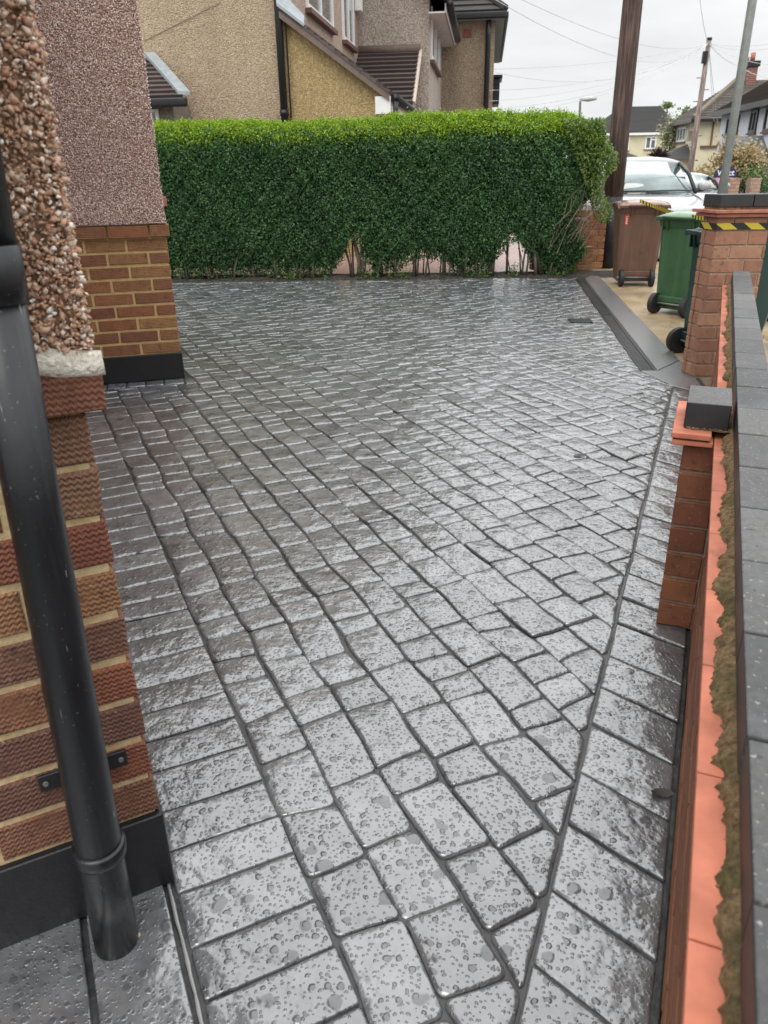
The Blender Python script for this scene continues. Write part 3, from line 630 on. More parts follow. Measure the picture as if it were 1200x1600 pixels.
# end pier
P0 = gp(1063, 580); P1 = gp(1084, 589)
pier_ang = -math.atan2(-.02, 1)
PF = Frame((P1[0] + .0, P1[1]), math.radians(3.0))
pl = (np.array(P0[:2]) - PF.P) @ PF.b; sk = (np.array(P0[:2]) - PF.P) @ PF.a
gpier = empty('gate_pier', PF.w(.25, .2), 'square red brick pier ending the garden wall, striped tape round it', 'pier')
PW = PF.onb(1190, 430)[0]; PD = pl; print('pier', PW, PD, sk); pcz = .098; npc = 12
SKF = lambda a, b, z: PF.w(a + sk / pl * b if pl else a, b, z)
class SkewF:
    def w(s, a, b, z=0.): return SKF(a, b, z)
mb = MB(); mb.box(.008, PW - .008, .008, PD - .008, -.2, npc * pcz, T=SKF); mb.build('mortar_joints', MORT2, gpier)
mb = MB(); S = SkewF(); bricks(mb, S, 0, PW, -.0, npc, pcz, .235, jt=.011, flip=True); bricks(mb, S, .03, PD, 0, npc, pcz, .235, jt=.011, side='b', phase=1, flip=True)
S2 = Frame(SKF(PW, PD, 0)[:2], math.radians(183.0)); bricks(mb, S2, .012, PW - .012, 0, npc, pcz, .235, jt=.011); 
mb.build('brickwork', PB, gpier)
zt = npc * pcz
mb = MB(); mb.box(-.035, PW + .035, -.035, PD + .035, zt + .001, zt + .024, T=SKF); mb.build('lower_cap_tile', TERRA2, gpier, bevel=.003)
mb = MB(); mb.box(-.055, PW + .055, -.055, PD + .055, zt + .028, zt + .05, T=SKF); mb.build('upper_cap_tile', TERRA2, gpier, bevel=.003)
mb = MB(); mb.box(.0, PW, .0, PD, zt + .051, zt + .067, T=SKF); mb.build('cap_mortar', MORT3, gpier)
mb = MB(); mb.box(-.008, .225, -.01, PD + .01, zt + .068, zt + .152, T=SKF, r=.1); mb.box(.231, PW + .02, -.01, PD + .01, zt + .068, zt + .152, T=SKF, r=.4); mb.build('coping', BLUED, gpier, bevel=.004)
# striped tape round the pier
def tape(mb, pts, h, uv0=0., tw=None):
    n = len(pts); L = uv0; V = []; fs = []; uvs = []
    for i, p in enumerate(pts):
        if i: L += (Vector(p) - Vector(pts[i - 1])).length
        V += [(p[0], p[1], p[2] - h / 2), (p[0] + (tw or 0), p[1], p[2] + h / 2)]
        if i: fs.append((2 * i - 2, 2 * i, 2 * i + 1, 2 * i - 1)); uvs.append([(l0, -h / 2), (L, -h / 2), (L, h / 2), (l0, h / 2)])
        l0 = L
    mb.add(V, fs, 0, uvs)
mb = MB(); zt2 = 1.112
tape(mb, [SKF(a, b, z) for a, b, z in ((-.006, PD, zt2), (-.006, .2, zt2), (-.007, -.007, zt2 + .0), (.1, -.008, zt2 + .003), (PW + .007, -.007, zt2 + .0), (PW + .007, PD, zt2))], .044)
tp = mb.build('barrier_tape', mat_stripes('black_yellow_tape_wide', 10, -14), None)
s_ = tp.modifiers.new('sol', 'SOLIDIFY'); s_.thickness = .0012
tag(tp, 'black and yellow striped tape wrapped round the brick pier', 'tape')
# ------------------------------------------------------------------ hedge
LEAF = mat_leaf('privet_leaf', [(.016, .042, .018), (.028, .078, .028), (.042, .110, .034), (.060, .145, .040), (.095, .19, .055), (.16, .27, .035)])
NEWL = mat_leaf('new_privet_leaf', [(.08, .17, .015), (.17, .29, .016), (.27, .40, .02), (.40, .52, .04)], .35)
OLIVE = mat_leaf('olive_privet_leaf', [(.05, .09, .02), (.10, .17, .03), (.16, .24, .05), (.20, .26, .09)], .3)
BARK = mat_rnd('grey_brown_bark', [(.035, .027, .02), (.07, .055, .042), (.12, .10, .08)], .8, .003, 40)
TWIG = mat_rnd('bare_twig', [(.10, .07, .05), (.18, .14, .10), (.26, .21, .16)], .8)
hedge = empty('hedge', (*hp(3, .5), 0), 'long clipped green hedge with bright yellow-green top along the far edge of paving', 'hedge')
HT = 2.10; X0, X1 = -.9, 6.55; DEP = 1.0
def leaves(pos, nrm, size, mat, name, parent, asp=.55, jit=.9, rnd=None):
    n = len(pos); N = nrm + rng.normal(0, jit, (n, 3)); N /= np.linalg.norm(N, axis=1)[:, None]
    t = np.cross(N, rng.normal(size=(n, 3))); t /= np.linalg.norm(t, axis=1)[:, None]; b = np.cross(N, t)
    L = (size * rng.uniform(.7, 1.3, n))[:, None]; Wd = L * asp
    V = np.stack([pos - t * L * .5, pos + b * Wd * .5 + N * L * .08, pos + t * L * .5, pos - b * Wd * .5 + N * L * .08], 1)
    return np_mesh(name, V, 4, rng.random(n) if rnd is None else rnd, mat, parent)
def nz2(x, y, s=1.): return .5 * np.sin(x * 1.7 * s + 1.3 * y * s) + .3 * np.sin(x * 4.1 * s - y * 3.3 * s + 1) + .2 * np.sin(x * 9.7 * s + y * 8.1 * s + 2)
def hpn(x, o, z): return np.stack([HL[0] + hd[0] * x + hn[0] * o, HL[1] + hd[1] * x + hn[1] * o, z], -1)
def hbot(x):
    b = .0 + .15 * np.clip((x - 1.6) / 2.2, 0, 1) + .05 * nz2(x * 3, 0 * x) + .05 * nz2(x * 9, 0 * x)
    b = b + .50 * np.exp(-((x - 2.82) / .16) ** 2) + .34 * np.exp(-((x - 5.25) / .22) ** 2) + .12 * np.exp(-((x - 3.9) / .3) ** 2) - .18 * np.exp(-((x - 4.55) / .25) ** 2) - .2 * np.exp(-((x - 5.9) / .3) ** 2)
    return np.maximum(b, .04)
def hxr(z): return 6.42 + .12 * np.sin(z * 2.6) - .42 * np.exp(-((z - .80) / .26) ** 2) - .15 * np.exp(-((z - .45) / .2) ** 2) + .18 * np.clip((z - 1.2) / .7, 0, 1) - .25 * np.clip((z - 1.95) / .2, 0, 1) - .35 * np.exp(-(z / .25) ** 2)
def htop(x): return HT + .035 * nz2(x * 1.3, 0 * x) - .02 + .03 * np.clip((x - 3) / 3, 0, 1) + .05 * np.exp(-((x - 4.6) / 1.1) ** 2) - .30 * np.clip((x - 5.6) / .95, 0, 1) ** 2
# front and body
n = 125000; x = rng.uniform(X0, X1 + .1, n); z = rng.uniform(0, HT + .05, n)
keep = (z > hbot(x) + rng.normal(0, .03, n)) & (x < hxr(z) + rng.normal(0, .03, n)) & (z < htop(x)); x, z = x[keep], z[keep]; n = len(x)
clump = nz2(x * 5, z * 5) * .035 + nz2(x * 13, z * 13) * .02; rnd_top = .22 * np.clip((z - 1.8) / .35, 0, 1) ** 2; rnd_bot = .12 * np.clip((.5 - z) / .4, 0, 1)
rnd_r = .5 * np.clip((x - 5.9) / .8, 0, 1) ** 2
off = .12 - clump + rnd_top + rnd_bot + rnd_r + rng.exponential(.045, n)
leaves(hpn(x, off, z), np.array([-hn[0], -hn[1], .35])[None], np.full(n, .034), LEAF, 'foliage', hedge, .62, rnd=(rng.random(n) * .72 + .10 * nz2(x * 2.2, z * 2.6) + .28 * np.clip((z - 1.55) / .5, 0, 1) ** 1.5).clip(0, 1))
n = 22000; o = rng.uniform(.2, DEP + .1, n); z = rng.uniform(.2, HT, n); x = hxr(z) - rng.exponential(.06, n) - .10 * np.abs(o - .5)
keep = (z > .15 + .5 * (rng.random(n) < .3)) ; x, o, z = x[keep], o[keep], z[keep]
leaves(hpn(x, o, z), np.array([hd[0], hd[1], .3])[None], np.full(len(x), .034), LEAF, 'end_foliage', hedge, .62)
# bright tops
n = 60000; x = rng.uniform(X0, X1 - .1, n); o = rng.uniform(.10, DEP + .15, n); o = np.where(rng.random(n) < .55, .14 + .5 * (o - .1), o)
edge = (.13 + .10 * rng.random(n) ** 2 + .04 * nz2(x * 2.3, 0 * x)) * np.clip((.38 - o) / .25, 0, 1) ** 1.5
z = htop(x) + .05 - edge + rng.normal(0, .03, n) + .045 * nz2(x * 11, o * 11) - rng.exponential(.05, n) * (o < .4)
leaves(hpn(x, o, z), np.array([-hn[0] * .3, -hn[1] * .3, .5])[None], np.full(n, .032), NEWL, 'new_growth', hedge, .5, 1.)
n = 24000; x = rng.uniform(5.4, X1 + .25, n); z = rng.uniform(.7, 2.12, n); o = rng.uniform(.05, .5, n); keep = (x > 6.55 - .5 * (z - .6)) & (x < 6.56 + .09 * np.sin(z * 9) - .5 * np.clip(z - 1.85, 0, 1)) & (z > .72 + .45 * rng.random(n) ** 2)
x, z, o = x[keep], z[keep], o[keep]; leaves(hpn(x, o, z), np.array([.3, -.8, .4])[None], np.full(len(x), .045), OLIVE, 'loose_shoot_leaves', hedge, .45)
# upright shoots along the top
mb = MB()
for i in range(420):
    x_ = random.uniform(2.2, 6.3) if random.random() < .75 else random.uniform(X0, 6.3); o_ = random.uniform(.25, 1.0); z_ = float(htop(np.array(x_))); p = hp(x_, o_); h_ = random.uniform(.05, .13) * (1.2 if x_ > 4 else .8)
    dx, dy = random.gauss(0, .02), random.gauss(0, .02)
    mb.tube([(p[0], p[1], z_), (p[0] + dx, p[1] + dy, z_ + h_)], [.003, .0015], 3, cap=False)
    for k in range(4):
        t = .4 + k * .2; q = Vector((p[0] + dx * t, p[1] + dy * t, z_ + h_ * t)); a_ = random.random() * 6; d = Vector((math.cos(a_), math.sin(a_), .8)) * .026; e = Vector((-math.sin(a_), math.cos(a_), 0)) * .007
        mb.add([q, q + d * .5 + e, q + d, q + d * .5 - e], [(0, 1, 2, 3)], random.random())
mb.build('shoots', NEWL, hedge)
# inner leaves, plus a dark core added to block light through the hedge
n = 26000; x = rng.uniform(X0, X1, n); z = rng.uniform(.1, HT - .05, n); o = rng.uniform(.28, DEP - .05, n)
keep = (z > hbot(x) + .10) & (x < hxr(z) - .12); x, z, o = x[keep], z[keep], o[keep]
leaves(hpn(x, o, z), np.array([0, -1, .2])[None], np.full(len(x), .09), LEAF, 'inner_foliage', hedge, .8)
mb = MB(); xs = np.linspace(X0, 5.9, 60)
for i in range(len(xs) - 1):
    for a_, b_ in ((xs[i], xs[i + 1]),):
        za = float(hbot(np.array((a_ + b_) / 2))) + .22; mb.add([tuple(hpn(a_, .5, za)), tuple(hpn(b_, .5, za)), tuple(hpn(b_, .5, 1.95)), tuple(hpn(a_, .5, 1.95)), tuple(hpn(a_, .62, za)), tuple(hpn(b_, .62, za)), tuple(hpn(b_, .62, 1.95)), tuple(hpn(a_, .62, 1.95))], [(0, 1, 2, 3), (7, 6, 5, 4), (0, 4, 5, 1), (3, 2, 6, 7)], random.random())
mb.build('light_block_core', BARK, hedge)
# stems
def stem_cluster(mb, x0, o0, k, h, spread=.16, r=.014, zt=.2):
    for _ in range(k):
        a = random.uniform(-1, 1) * spread; p = hp(x0 + random.gauss(0, .03), o0 + random.gauss(0, .05)); q = hp(x0 + a * .6, o0 + random.uniform(-.05, .15)); s3 = hp(x0 + a * 1.2, o0 + random.uniform(-.05, .2))
        rr = r * random.uniform(.55, 1.25)
        mb.tube([(p[0], p[1], -.02), (p[0] * .7 + q[0] * .3, p[1] * .7 + q[1] * .3, h * .25), (q[0], q[1], h * .6), (s3[0], s3[1], h)], [rr, rr * .85, rr * .7, rr * .4], 7, random.random())
stx = [.25, .6, .95, 1.3, 1.62, 1.95, 2.2, 2.45, 2.8, 2.95, 3.2, 3.45, 3.75, 3.95, 4.2, 4.45, 4.7, 4.95, 5.15, 5.4, 5.62, 5.8, 6.0, -.2, -.6]
for i, x_ in enumerate(stx):
    mb = MB(); fat = .026 if x_ in (2.95, 3.2, 5.62, 5.8, 4.95) else .015
    stem_cluster(mb, x_, .26, random.randint(4, 7), random.uniform(.6, 1.0), .24, fat); mb.build('stem', BARK, hedge, smooth=True)
mb = MB()
for i in range(60):
    x_ = random.uniform(5.7, 6.25); z_ = random.uniform(.25, .9); o_ = random.uniform(.05, .6); p = hp(x_, o_); q = hp(x_ + random.uniform(.0, .25), o_ + random.uniform(-.1, .1)); s3 = hp(x_ + random.uniform(.05, .5), o_ + random.uniform(-.15, .15)); hh = random.uniform(.3, .8)
    mb.tube([(p[0], p[1], z_), (q[0], q[1], z_ + hh * .5), (s3[0], s3[1], min(z_ + hh, 1.6))], [.005, .004, .0015], 4, random.random(), cap=False)
mb.build('bare_twigs', TWIG, hedge)
# low shoots and weeds under the hedge
n = 2600; x = rng.uniform(1.5, 6.1, n); g = (np.sin(x * 4.3) + np.sin(x * 11)) > .1; x = x[g]; n = len(x); z = rng.exponential(.07, n) + .01; o = rng.uniform(.05, .35, n)
o = leaves(hpn(x, o, z), np.array([0, -.3, .8])[None], np.full(n, .035), mat_leaf('weed_leaf', [(.03, .07, .015), (.07, .13, .03), (.14, .2, .06)]), 'ground_ivy', None, .6); tag(o, 'low weeds and ivy creeping at the foot of the hedge', 'weeds', kind='stuff')
# fallen leaf litter
n = 700; x = rng.uniform(-.5, 6.4, n); o = rng.normal(.06, .10, n).clip(-.25, .5)
o = leaves(hpn(x, o, np.full(n, .010)), np.array([0, 0, 1.])[None], np.full(n, .03), mat_rnd('litter_leaf', [(.05, .035, .02), (.10, .07, .035), (.04, .06, .02)], .6), 'leaf_litter', None, .6, .15); tag(o, 'scattered leaf litter along the foot of the hedge', 'leaf litter', kind='stuff')
# grass tuft
gt = gp(883, 428); n = 420; V = []
aa = rng.uniform(0, 6.28, n); rr = rng.uniform(0, .13, n) ** 1; hh = rng.uniform(.12, .30, n)
bx = gt[0] + rr * np.cos(aa) * 1.3; by = gt[1] + .12 + rr * np.sin(aa) * .7; tx = bx + (np.cos(aa) * .12 + rng.normal(0, .04, n)) * hh / .25; ty = by + (np.sin(aa) * .1) * hh / .25
V = np.stack([np.stack([bx - .003, by, 0 * bx], -1), np.stack([bx + .003, by, 0 * bx], -1), np.stack([(bx * .6 + tx * .4) + .0025, by * .6 + ty * .4, hh * .6], -1), np.stack([tx, ty, hh], -1), np.stack([(bx * .6 + tx * .4) - .0025, by * .6 + ty * .4, hh * .6], -1)], 1)
o = np_mesh('grass_tuft', V, 5, rng.random(n), mat_leaf('grass_blade', [(.06, .12, .02), (.13, .22, .03), (.22, .32, .06)]), None); tag(o, 'tuft of long green grass at the right foot of the hedge', 'grass')

# ------------------------------------------------------------------ stepped brick wall by the telegraph pole
L0 = gp(872, 425); lw = empty('boundary_wall', tuple(L0), 'stepped low red brick wall between the hedge end and the telegraph pole', 'wall')
WA = at(860, 432, 12.35); WB = at(924, 424, 12.45); WF = Frame(WA, -math.atan2(WB[1] - WA[1], WB[0] - WA[0])); WL = math.hypot(*(WB - WA)[:2])
mb = MB(); bricks(mb, WF, -.1, WL, 0, 4, .092, .24, jt=.012, depth=.12); bricks(mb, WF, -.1, WL + .02, .368, 4, .092, .24, jt=.012, depth=.12, b_at=.16); mb.build('stepped_brickwork', FB, lw)
mb = MB(); mb.box(-.1, WL - .005, .01, .2, -.02, .362, T=WF.w); mb.box(-.1, WL + .01, .17, .3, .362, .73, T=WF.w); mb.box(-.1, WL + .3, .335, .45, -.02, .88, T=WF.w); mb.build('mortar_joints', MORT2, lw)
mb = MB(); bricks(mb, WF, -.2, WL + .32, 0, 9, .098, .24, jt=.012, b_at=.32, depth=.14); mb.build('rear_brickwork', FB, lw)
mb = MB(); mb.box(.1, WL - .1, .12, .3, .74, .775, T=WF.w); mb.build('coping_slab', MORT2, lw, bevel=.006)

# ------------------------------------------------------------------ poles
tpb = gp(947, 419); tpb = at(947, 419, 13.0); tz = tpb[2]
tpo = empty('telegraph_pole', (tpb[0], tpb[1], 0), 'thick dark brown wooden telegraph pole with black lower section, beside the hedge end', 'pole')
mb = MB(); mb.tube([(tpb[0], tpb[1], z) for z in (1.05, 2, 3.5, 5.5, 9.5)], [.150, .146, .142, .136, .12], 26); o = mb.build('pole', mat_wood('old_creosoted_wood', (.022, .014, .012), (.066, .040, .034)), tpo, smooth=True)
mb = MB(); mb.tube([(tpb[0], tpb[1], z) for z in (-.1, .5, 1.06)], [.156, .154, .152], 26); mb.build('black_base_section', plain('tarred_wood', (.008, .008, .011), .5, var=.4, coat=.0), tpo, smooth=True)
def col_(name, u0, v0, u1, v1, Y, rad, ztop=None, zbot=-.5, label='', cat='pole', group=None):
    p = at((u0 + u1) / 2, (v0 + v1) / 2, Y); r_ = empty(name, (p[0], p[1], 0), label, cat, group); return r_, p
lpo, lp = col_('lamp_post', 1178, 0, 1130, 290, 17, 0, label='plain grey steel lamp post leaning into the frame at right, cut by the top edge', cat='lamp post')
mb = MB(); pb = at(1130, 290, 17); pt = at(1176, 0, 17.0); d_ = (pt - pb) / (pt[2] - pb[2]); q0 = pb + d_ * (-.6 - pb[2]); q1 = pb + d_ * (9 - pb[2])
mb.tube([tuple(q0), tuple(pb + d_ * .3), tuple(q1)], [.115, .085, .075], 14); mb.build('column', plain('galvanised_grey', (.16, .17, .155), .5, var=.2), lpo, smooth=True)
lpo['label'] = 'plain grey steel lamp post at right in front of the tan bush'
mb = MB(); q2 = q1 + np.array([-.9, -.2, .25]); mb.tube([tuple(q1), tuple(q1 + np.array([-.2, 0, .2])), tuple(q2)], .035, 8); mb.build('arm', GREYM, lpo, smooth=True)
mb = MB(); mb.box(q2[0] - .5, q2[0] + .05, q2[1] - .12, q2[1] + .12, q2[2] - .06, q2[2] + .06); mb.build('lamp_head', GREYM, lpo, bevel=.03)
FY = 46.; ft = at(1108, 63, FY); fb = at(1079, 262, FY); fd_ = (ft - fb) / (ft[2] - fb[2]); fg = fb + fd_ * (-.6 - fb[2])
fpo = empty('telegraph_pole', tuple(fg), 'slim distant telegraph pole carrying a fan of telephone wires', 'pole')
mb = MB(); mb.tube([tuple(fg), tuple(fb), tuple(ft)], [.17, .155, .12], 12); mb.build('pole', mat_wood('weathered_pole_wood', (.10, .075, .065), (.20, .15, .13)), fpo, smooth=True)
mb = MB(); mb.tube([tuple(ft), tuple(ft + [0, 0, .12])], .14, 10); mb.build('pole_cap', BLACKP, fpo); mb = MB(); c_ = ft + np.array([-.16, -.1, -.75]); mb.box(c_[0] - .1, c_[0] + .12, c_[1] - .1, c_[1] + .1, c_[2] - .3, c_[2] + .25); mb.build('cable_box', BLACKP, fpo)
for k in range(7): mb = MB(); z = ft[2] - 1.7 - k * .55; s_ = 1 if k % 2 else -1; c_ = ft + fd_ * (z - ft[2]); mb.tube([(c_[0], c_[1], c_[2]), (c_[0] + s_ * .38, c_[1], c_[2])], .022, 6); mb.build('climbing_step', GREYM, fpo)
so_ = at(907, 155, 52); g_ = np.array([so_[0], so_[1], -.6]); slo = empty('street_lamp', tuple(g_), 'small distant street lamp with flat white head above the hedge', 'street lamp')
mb = MB(); mb.tube([tuple(at(908, 235, 52) * [1, 1, 0] + [0, 0, -.6]), tuple(so_ - [0, 0, .2]), tuple(so_)], [.10, .07, .06], 10); mb.build('column', GREYM, slo, smooth=True)
mb = MB(); e = at(932, 154, 52); mb.tube([tuple(so_), tuple((so_ + e) / 2), tuple(e)], [.09, .15, .08], 8); mb.build('lamp_head', plain('lamp_head_grey', (.45, .46, .42), .5), slo, smooth=True)
# telephone cables
CAB = plain('grey_cable', (.60, .60, .62), .6)
T_ = ft + fd_ * (-.15)
cab = [((805, 0), 16, 'upper', .9), ((835, 0), 18, 'upper', .5), ((770, 108), 33, '', .25), ((770, 112), 33, '', .9), ((765, 141), 30, '', .5), ((765, 158), 28, '', .5), ((800, 168), 26, '', .5), ((830, 172), 25, '', .45),
       ((1250, 60), 40, '', .2), ((1250, 66), 40, '', .3), ((1160, 104), 50, '', .2), ((1240, 102), 40, '', .3), ((1240, 128), 40, '', .4), ((1092, -20), 30, '', .2), ((1116, 190), 52, '', .05), ((1122, 200), 52, '', .05)]
labs = ['telephone cable sloping down from the top edge, left of the pole, lower of the pair', 'telephone cable sloping down from the top edge, upper of the pair', 'topmost cable running level from the neighbour house to the far pole', 'second cable from the house to the far pole, just below the topmost', 'third cable down rising from the house side to the far pole', 'fourth cable down rising from the hedge to the far pole', 'fifth cable down, rising steeply from the hedge to the far pole', 'lowest cable rising from the hedge to the far pole',
        'level cable leaving the far pole to the right, upper one', 'level cable leaving the far pole to the right, lower one', 'cable from the far pole down to the brick chimney', 'cable falling right from the far pole, passing above the chimney', 'cable falling right from the far pole, lowest on the right', 'cable going straight up out of frame from the far pole', 'cable dropping from the far pole to the cream house roof, left one', 'cable dropping from the far pole to the cream house roof, right one']
for (uv, Y, _, sag), lb in zip(cab, labs):
    e = at(uv[0], uv[1], Y); mb = MB(); dst = np.linalg.norm(e - T_)
    if uv[1] <= 0: e = e + (e - T_) * .05
    mb.tube([tuple(T_ + (e - T_) * t - np.array([0, 0, sag * 4 * t * (1 - t)])) for t in np.linspace(0, 1, 22)], np.linspace(.0115, .0115 * Y / FY + .001, 22), 4)
    o = mb.build('telephone_cable', CAB); tag(o, lb, 'cable', 'telephone cables')

# ------------------------------------------------------------------ wheelie bins
def bin_(name, A, B, hgt, mat, lidmat, label, lean=0., lid_raise=.0, topw=.66, botw=.50, group='wheelie bins on the pavement'):
    """A, B: ground points of the rear lower corners as seen"""
    A, B = np.array(A[:2]), np.array(B[:2]); u = (B - A) / np.hypot(*(B - A)); v = np.array([-u[1], u[0]]); c = (A + B) / 2
    r_ = empty(name, (c[0], c[1], -.016), label, 'wheelie bin', group)
    T = lambda x, y, z: (*(c + u * x + v * y), z - .016)
    Hh = hgt; mb = MB(); prof = [(.06, botw / 2, 0, .44), (.30, botw / 2 + .015, 0, .49), (Hh - .14, topw / 2 - .035, -.02, .60), (Hh - .13, topw / 2 - .03, -.03, .61), (Hh - .05, topw / 2 - .01, -.045, .64)]
    V = []; ch = .05
    for z, hw, y0, y1 in prof:
        V += [T(-hw + ch, y0, z), T(hw - ch, y0, z), T(hw, y0 + ch, z), T(hw, y1 - ch, z), T(hw - ch, y1, z), T(-hw + ch, y1, z), T(-hw, y1 - ch, z), T(-hw, y0 + ch, z)]
    mb.add(V, [(i * 8 + k, i * 8 + (k + 1) % 8, (i + 1) * 8 + (k + 1) % 8, (i + 1) * 8 + k) for i in range(len(prof) - 1) for k in range(8)] + [tuple(range(8))[::-1], tuple(range(32, 40))])
    # raised rib panel and foot on the rear face
    mb.box(-botw / 2 + .07, botw / 2 - .03, -.035, .01, .135, .20, T=T); mb.build('body', mat, r_, bevel=.008)
    mb = MB(); mb.box(-topw / 2, topw / 2, -.06, .66, Hh - .06, Hh - .025, T=T)
    for k in (-.22, -.16, .16, .22): mb.box(k - .006, k + .006, -.055, -.0, Hh - .16, Hh - .055, T=T)
    mb.build('rim', mat, r_, bevel=.008)
    mb = MB(); n = 9; V = []; lr = lid_raise
    for i in range(n):
        y = -.05 + .73 * i / (n - 1); zz = Hh - .018 + .055 * math.sin(math.pi * min(1, i / (n - 2))) ** .6 + lr * i / (n - 1)
        for k in range(9):
            x = (k / 8 - .5) * (topw + .02); V.append(T(x, y, zz - .035 * abs(2 * k / 8 - 1) ** 3))
    m_ = len(V); V += [(p[0], p[1], p[2] - .022) for p in V]
    F_ = [(i * 9 + k, i * 9 + k + 1, (i + 1) * 9 + k + 1, (i + 1) * 9 + k) for i in range(n - 1) for k in range(8)]
    rim = [k for k in range(9)] + [i * 9 + 8 for i in range(1, n)] + [(n - 1) * 9 + k for k in range(7, -1, -1)] + [i * 9 for i in range(n - 2, 0, -1)]
    F_ += [tuple(m_ + q for q in f[::-1]) for f in F_] + [(rim[i - 1], rim[i], rim[i] + m_, rim[i - 1] + m_) for i in range(len(rim))]
    mb.add(V, F_); lid = mb.build('lid', lidmat, r_, smooth=True)
    mb = MB(); mb.tube([T(-.2, -.09, Hh - .03), T(.2, -.09, Hh - .03)], .014, 10)
    for k in (-.2, 0, .2): mb.tube([T(k, -.09, Hh - .03), T(k, -.04, Hh - .04)], .012, 8)
    mb.build('handle', mat, r_, smooth=True)
    mb = MB(); mb.tube([T(-botw / 2 - .02, -.03, .12), T(botw / 2 - .0, -.03, .12)], .011, 8); mb.build('axle', GREYM, r_, smooth=True)
    for sx in (-botw / 2 + .045, botw / 2 - .05):
        mb = MB(); mb.tube([T(sx - .03, -.03, .112), T(sx - .026, -.03, .112), T(sx + .024, -.03, .112), T(sx + .028, -.03, .112)], [.095, .112, .112, .095], 28); wo_ = mb.build('wheel', BLACKT, r_)
        mb = MB(); mb.tube([T(sx - .034, -.03, .112), T(sx + .032, -.03, .112)], [.05, .05], 18); mb.build('hub', DARKM, wo_)
    return r_, T
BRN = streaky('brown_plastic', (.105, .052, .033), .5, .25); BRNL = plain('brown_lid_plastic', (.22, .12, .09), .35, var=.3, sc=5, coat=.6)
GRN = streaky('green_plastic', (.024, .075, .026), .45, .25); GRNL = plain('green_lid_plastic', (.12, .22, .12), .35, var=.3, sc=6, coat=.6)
TEAL = plain('dark_teal_plastic', (.006, .035, .030), .4, var=.2, sc=4, coat=.2)
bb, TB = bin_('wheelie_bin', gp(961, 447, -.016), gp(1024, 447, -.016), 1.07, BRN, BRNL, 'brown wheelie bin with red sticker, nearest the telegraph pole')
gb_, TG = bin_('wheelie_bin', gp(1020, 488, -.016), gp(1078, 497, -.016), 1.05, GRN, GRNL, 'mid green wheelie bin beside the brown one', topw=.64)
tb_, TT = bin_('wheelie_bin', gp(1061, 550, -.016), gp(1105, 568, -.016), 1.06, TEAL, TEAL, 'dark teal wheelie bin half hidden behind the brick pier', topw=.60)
r4 = gp(1193, 500, -.016); bin_('wheelie_bin', r4, r4 + np.array([.47, -.12, 0]), 1.06, TEAL, TEAL, 'dark teal wheelie bin to the right of the brick pier, at the frame edge')
mb = MB(); sx = -.23; mb.hexa([TB(sx, -.016, .80), TB(sx + .035, -.016, .80), TB(sx + .035, -.012, .80), TB(sx, -.012, .80), TB(sx - .005, -.024, .93), TB(sx + .04, -.024, .93), TB(sx + .04, -.018, .93), TB(sx - .005, -.018, .93)]); st_ = mb.build('sticker', plain('red_label', (.62, .09, .05), .4), bb)
mb = MB()
for k in range(4): z = .815 + k * .028; mb.box(sx + .008, sx + .028, -.0285, -.0275, z, z + .006, T=TB); mb.box(sx + .008, sx + .013, -.0285, -.0275, z + .006, z + .018, T=TB)
mb.build('sticker_writing', WHITE, st_)
# narrow tape hanging from lid to lid
p0, p1, p2 = np.array(TB(-.08, -.07, 1.10)), np.array(TB(.36, -.1, .975)), np.array(TG(.15, -.08, 1.035)); p3 = np.array(TG(.45, -.2, 1.03))
mb = MB(); ts = []
for t in np.linspace(0, 1, 14): ts.append(tuple((1 - t) ** 2 * p0 + 2 * t * (1 - t) * (p1 - [0, 0, .045]) + t * t * p2))
ts += [tuple(p2 * (1 - t) + p3 * t) for t in (.3, .6, 1.)]
tape(mb, ts, .042); tq = mb.build('barrier_tape', mat_stripes('black_yellow_tape_narrow', 42, -8)); s_ = tq.modifiers.new('sol', 'SOLIDIFY'); s_.thickness = .0015
tag(tq, 'thin striped barrier tape strung from the brown bin lid to the green lid', 'tape')

# ------------------------------------------------------------------ tiled roofs and windows
ROOF = mat_slate('brown_concrete_tile', (.05, .036, .033), (.13, .10, .09)); ROOFG = mat_slate('dark_grey_tile', (.030, .030, .031), (.07, .066, .064)); ROOFB = mat_slate('mossy_brown_tile', (.06, .05, .042), (.15, .125, .105))
def roof(mb, A, B, Cc, D, n, th=.03):
    """tile courses on the plane A,B (eave left,right) to D,Cc (ridge left,right)"""
    A, B, Cc, D = map(lambda p: np.array(p, float), (A, B, Cc, D)); nn = np.cross(B - A, D - A); nn = nn / np.linalg.norm(nn); nn = nn if nn[2] > 0 else -nn
    for i in range(n):
        a, b = i / n, (i + 1) / n; p, q, r_, s_ = A + (D - A) * a, B + (Cc - B) * a, B + (Cc - B) * b, A + (D - A) * b
        mb.add([p + nn * th, q + nn * th, r_ + nn * th * .15, s_ + nn * th * .15, p - nn * .02, q - nn * .02, r_ - nn * .02, s_ - nn * .02], [(0, 1, 2, 3), (0, 4, 5, 1), (1, 5, 6, 2), (3, 7, 4, 0), (7, 6, 5, 4)], random.random())
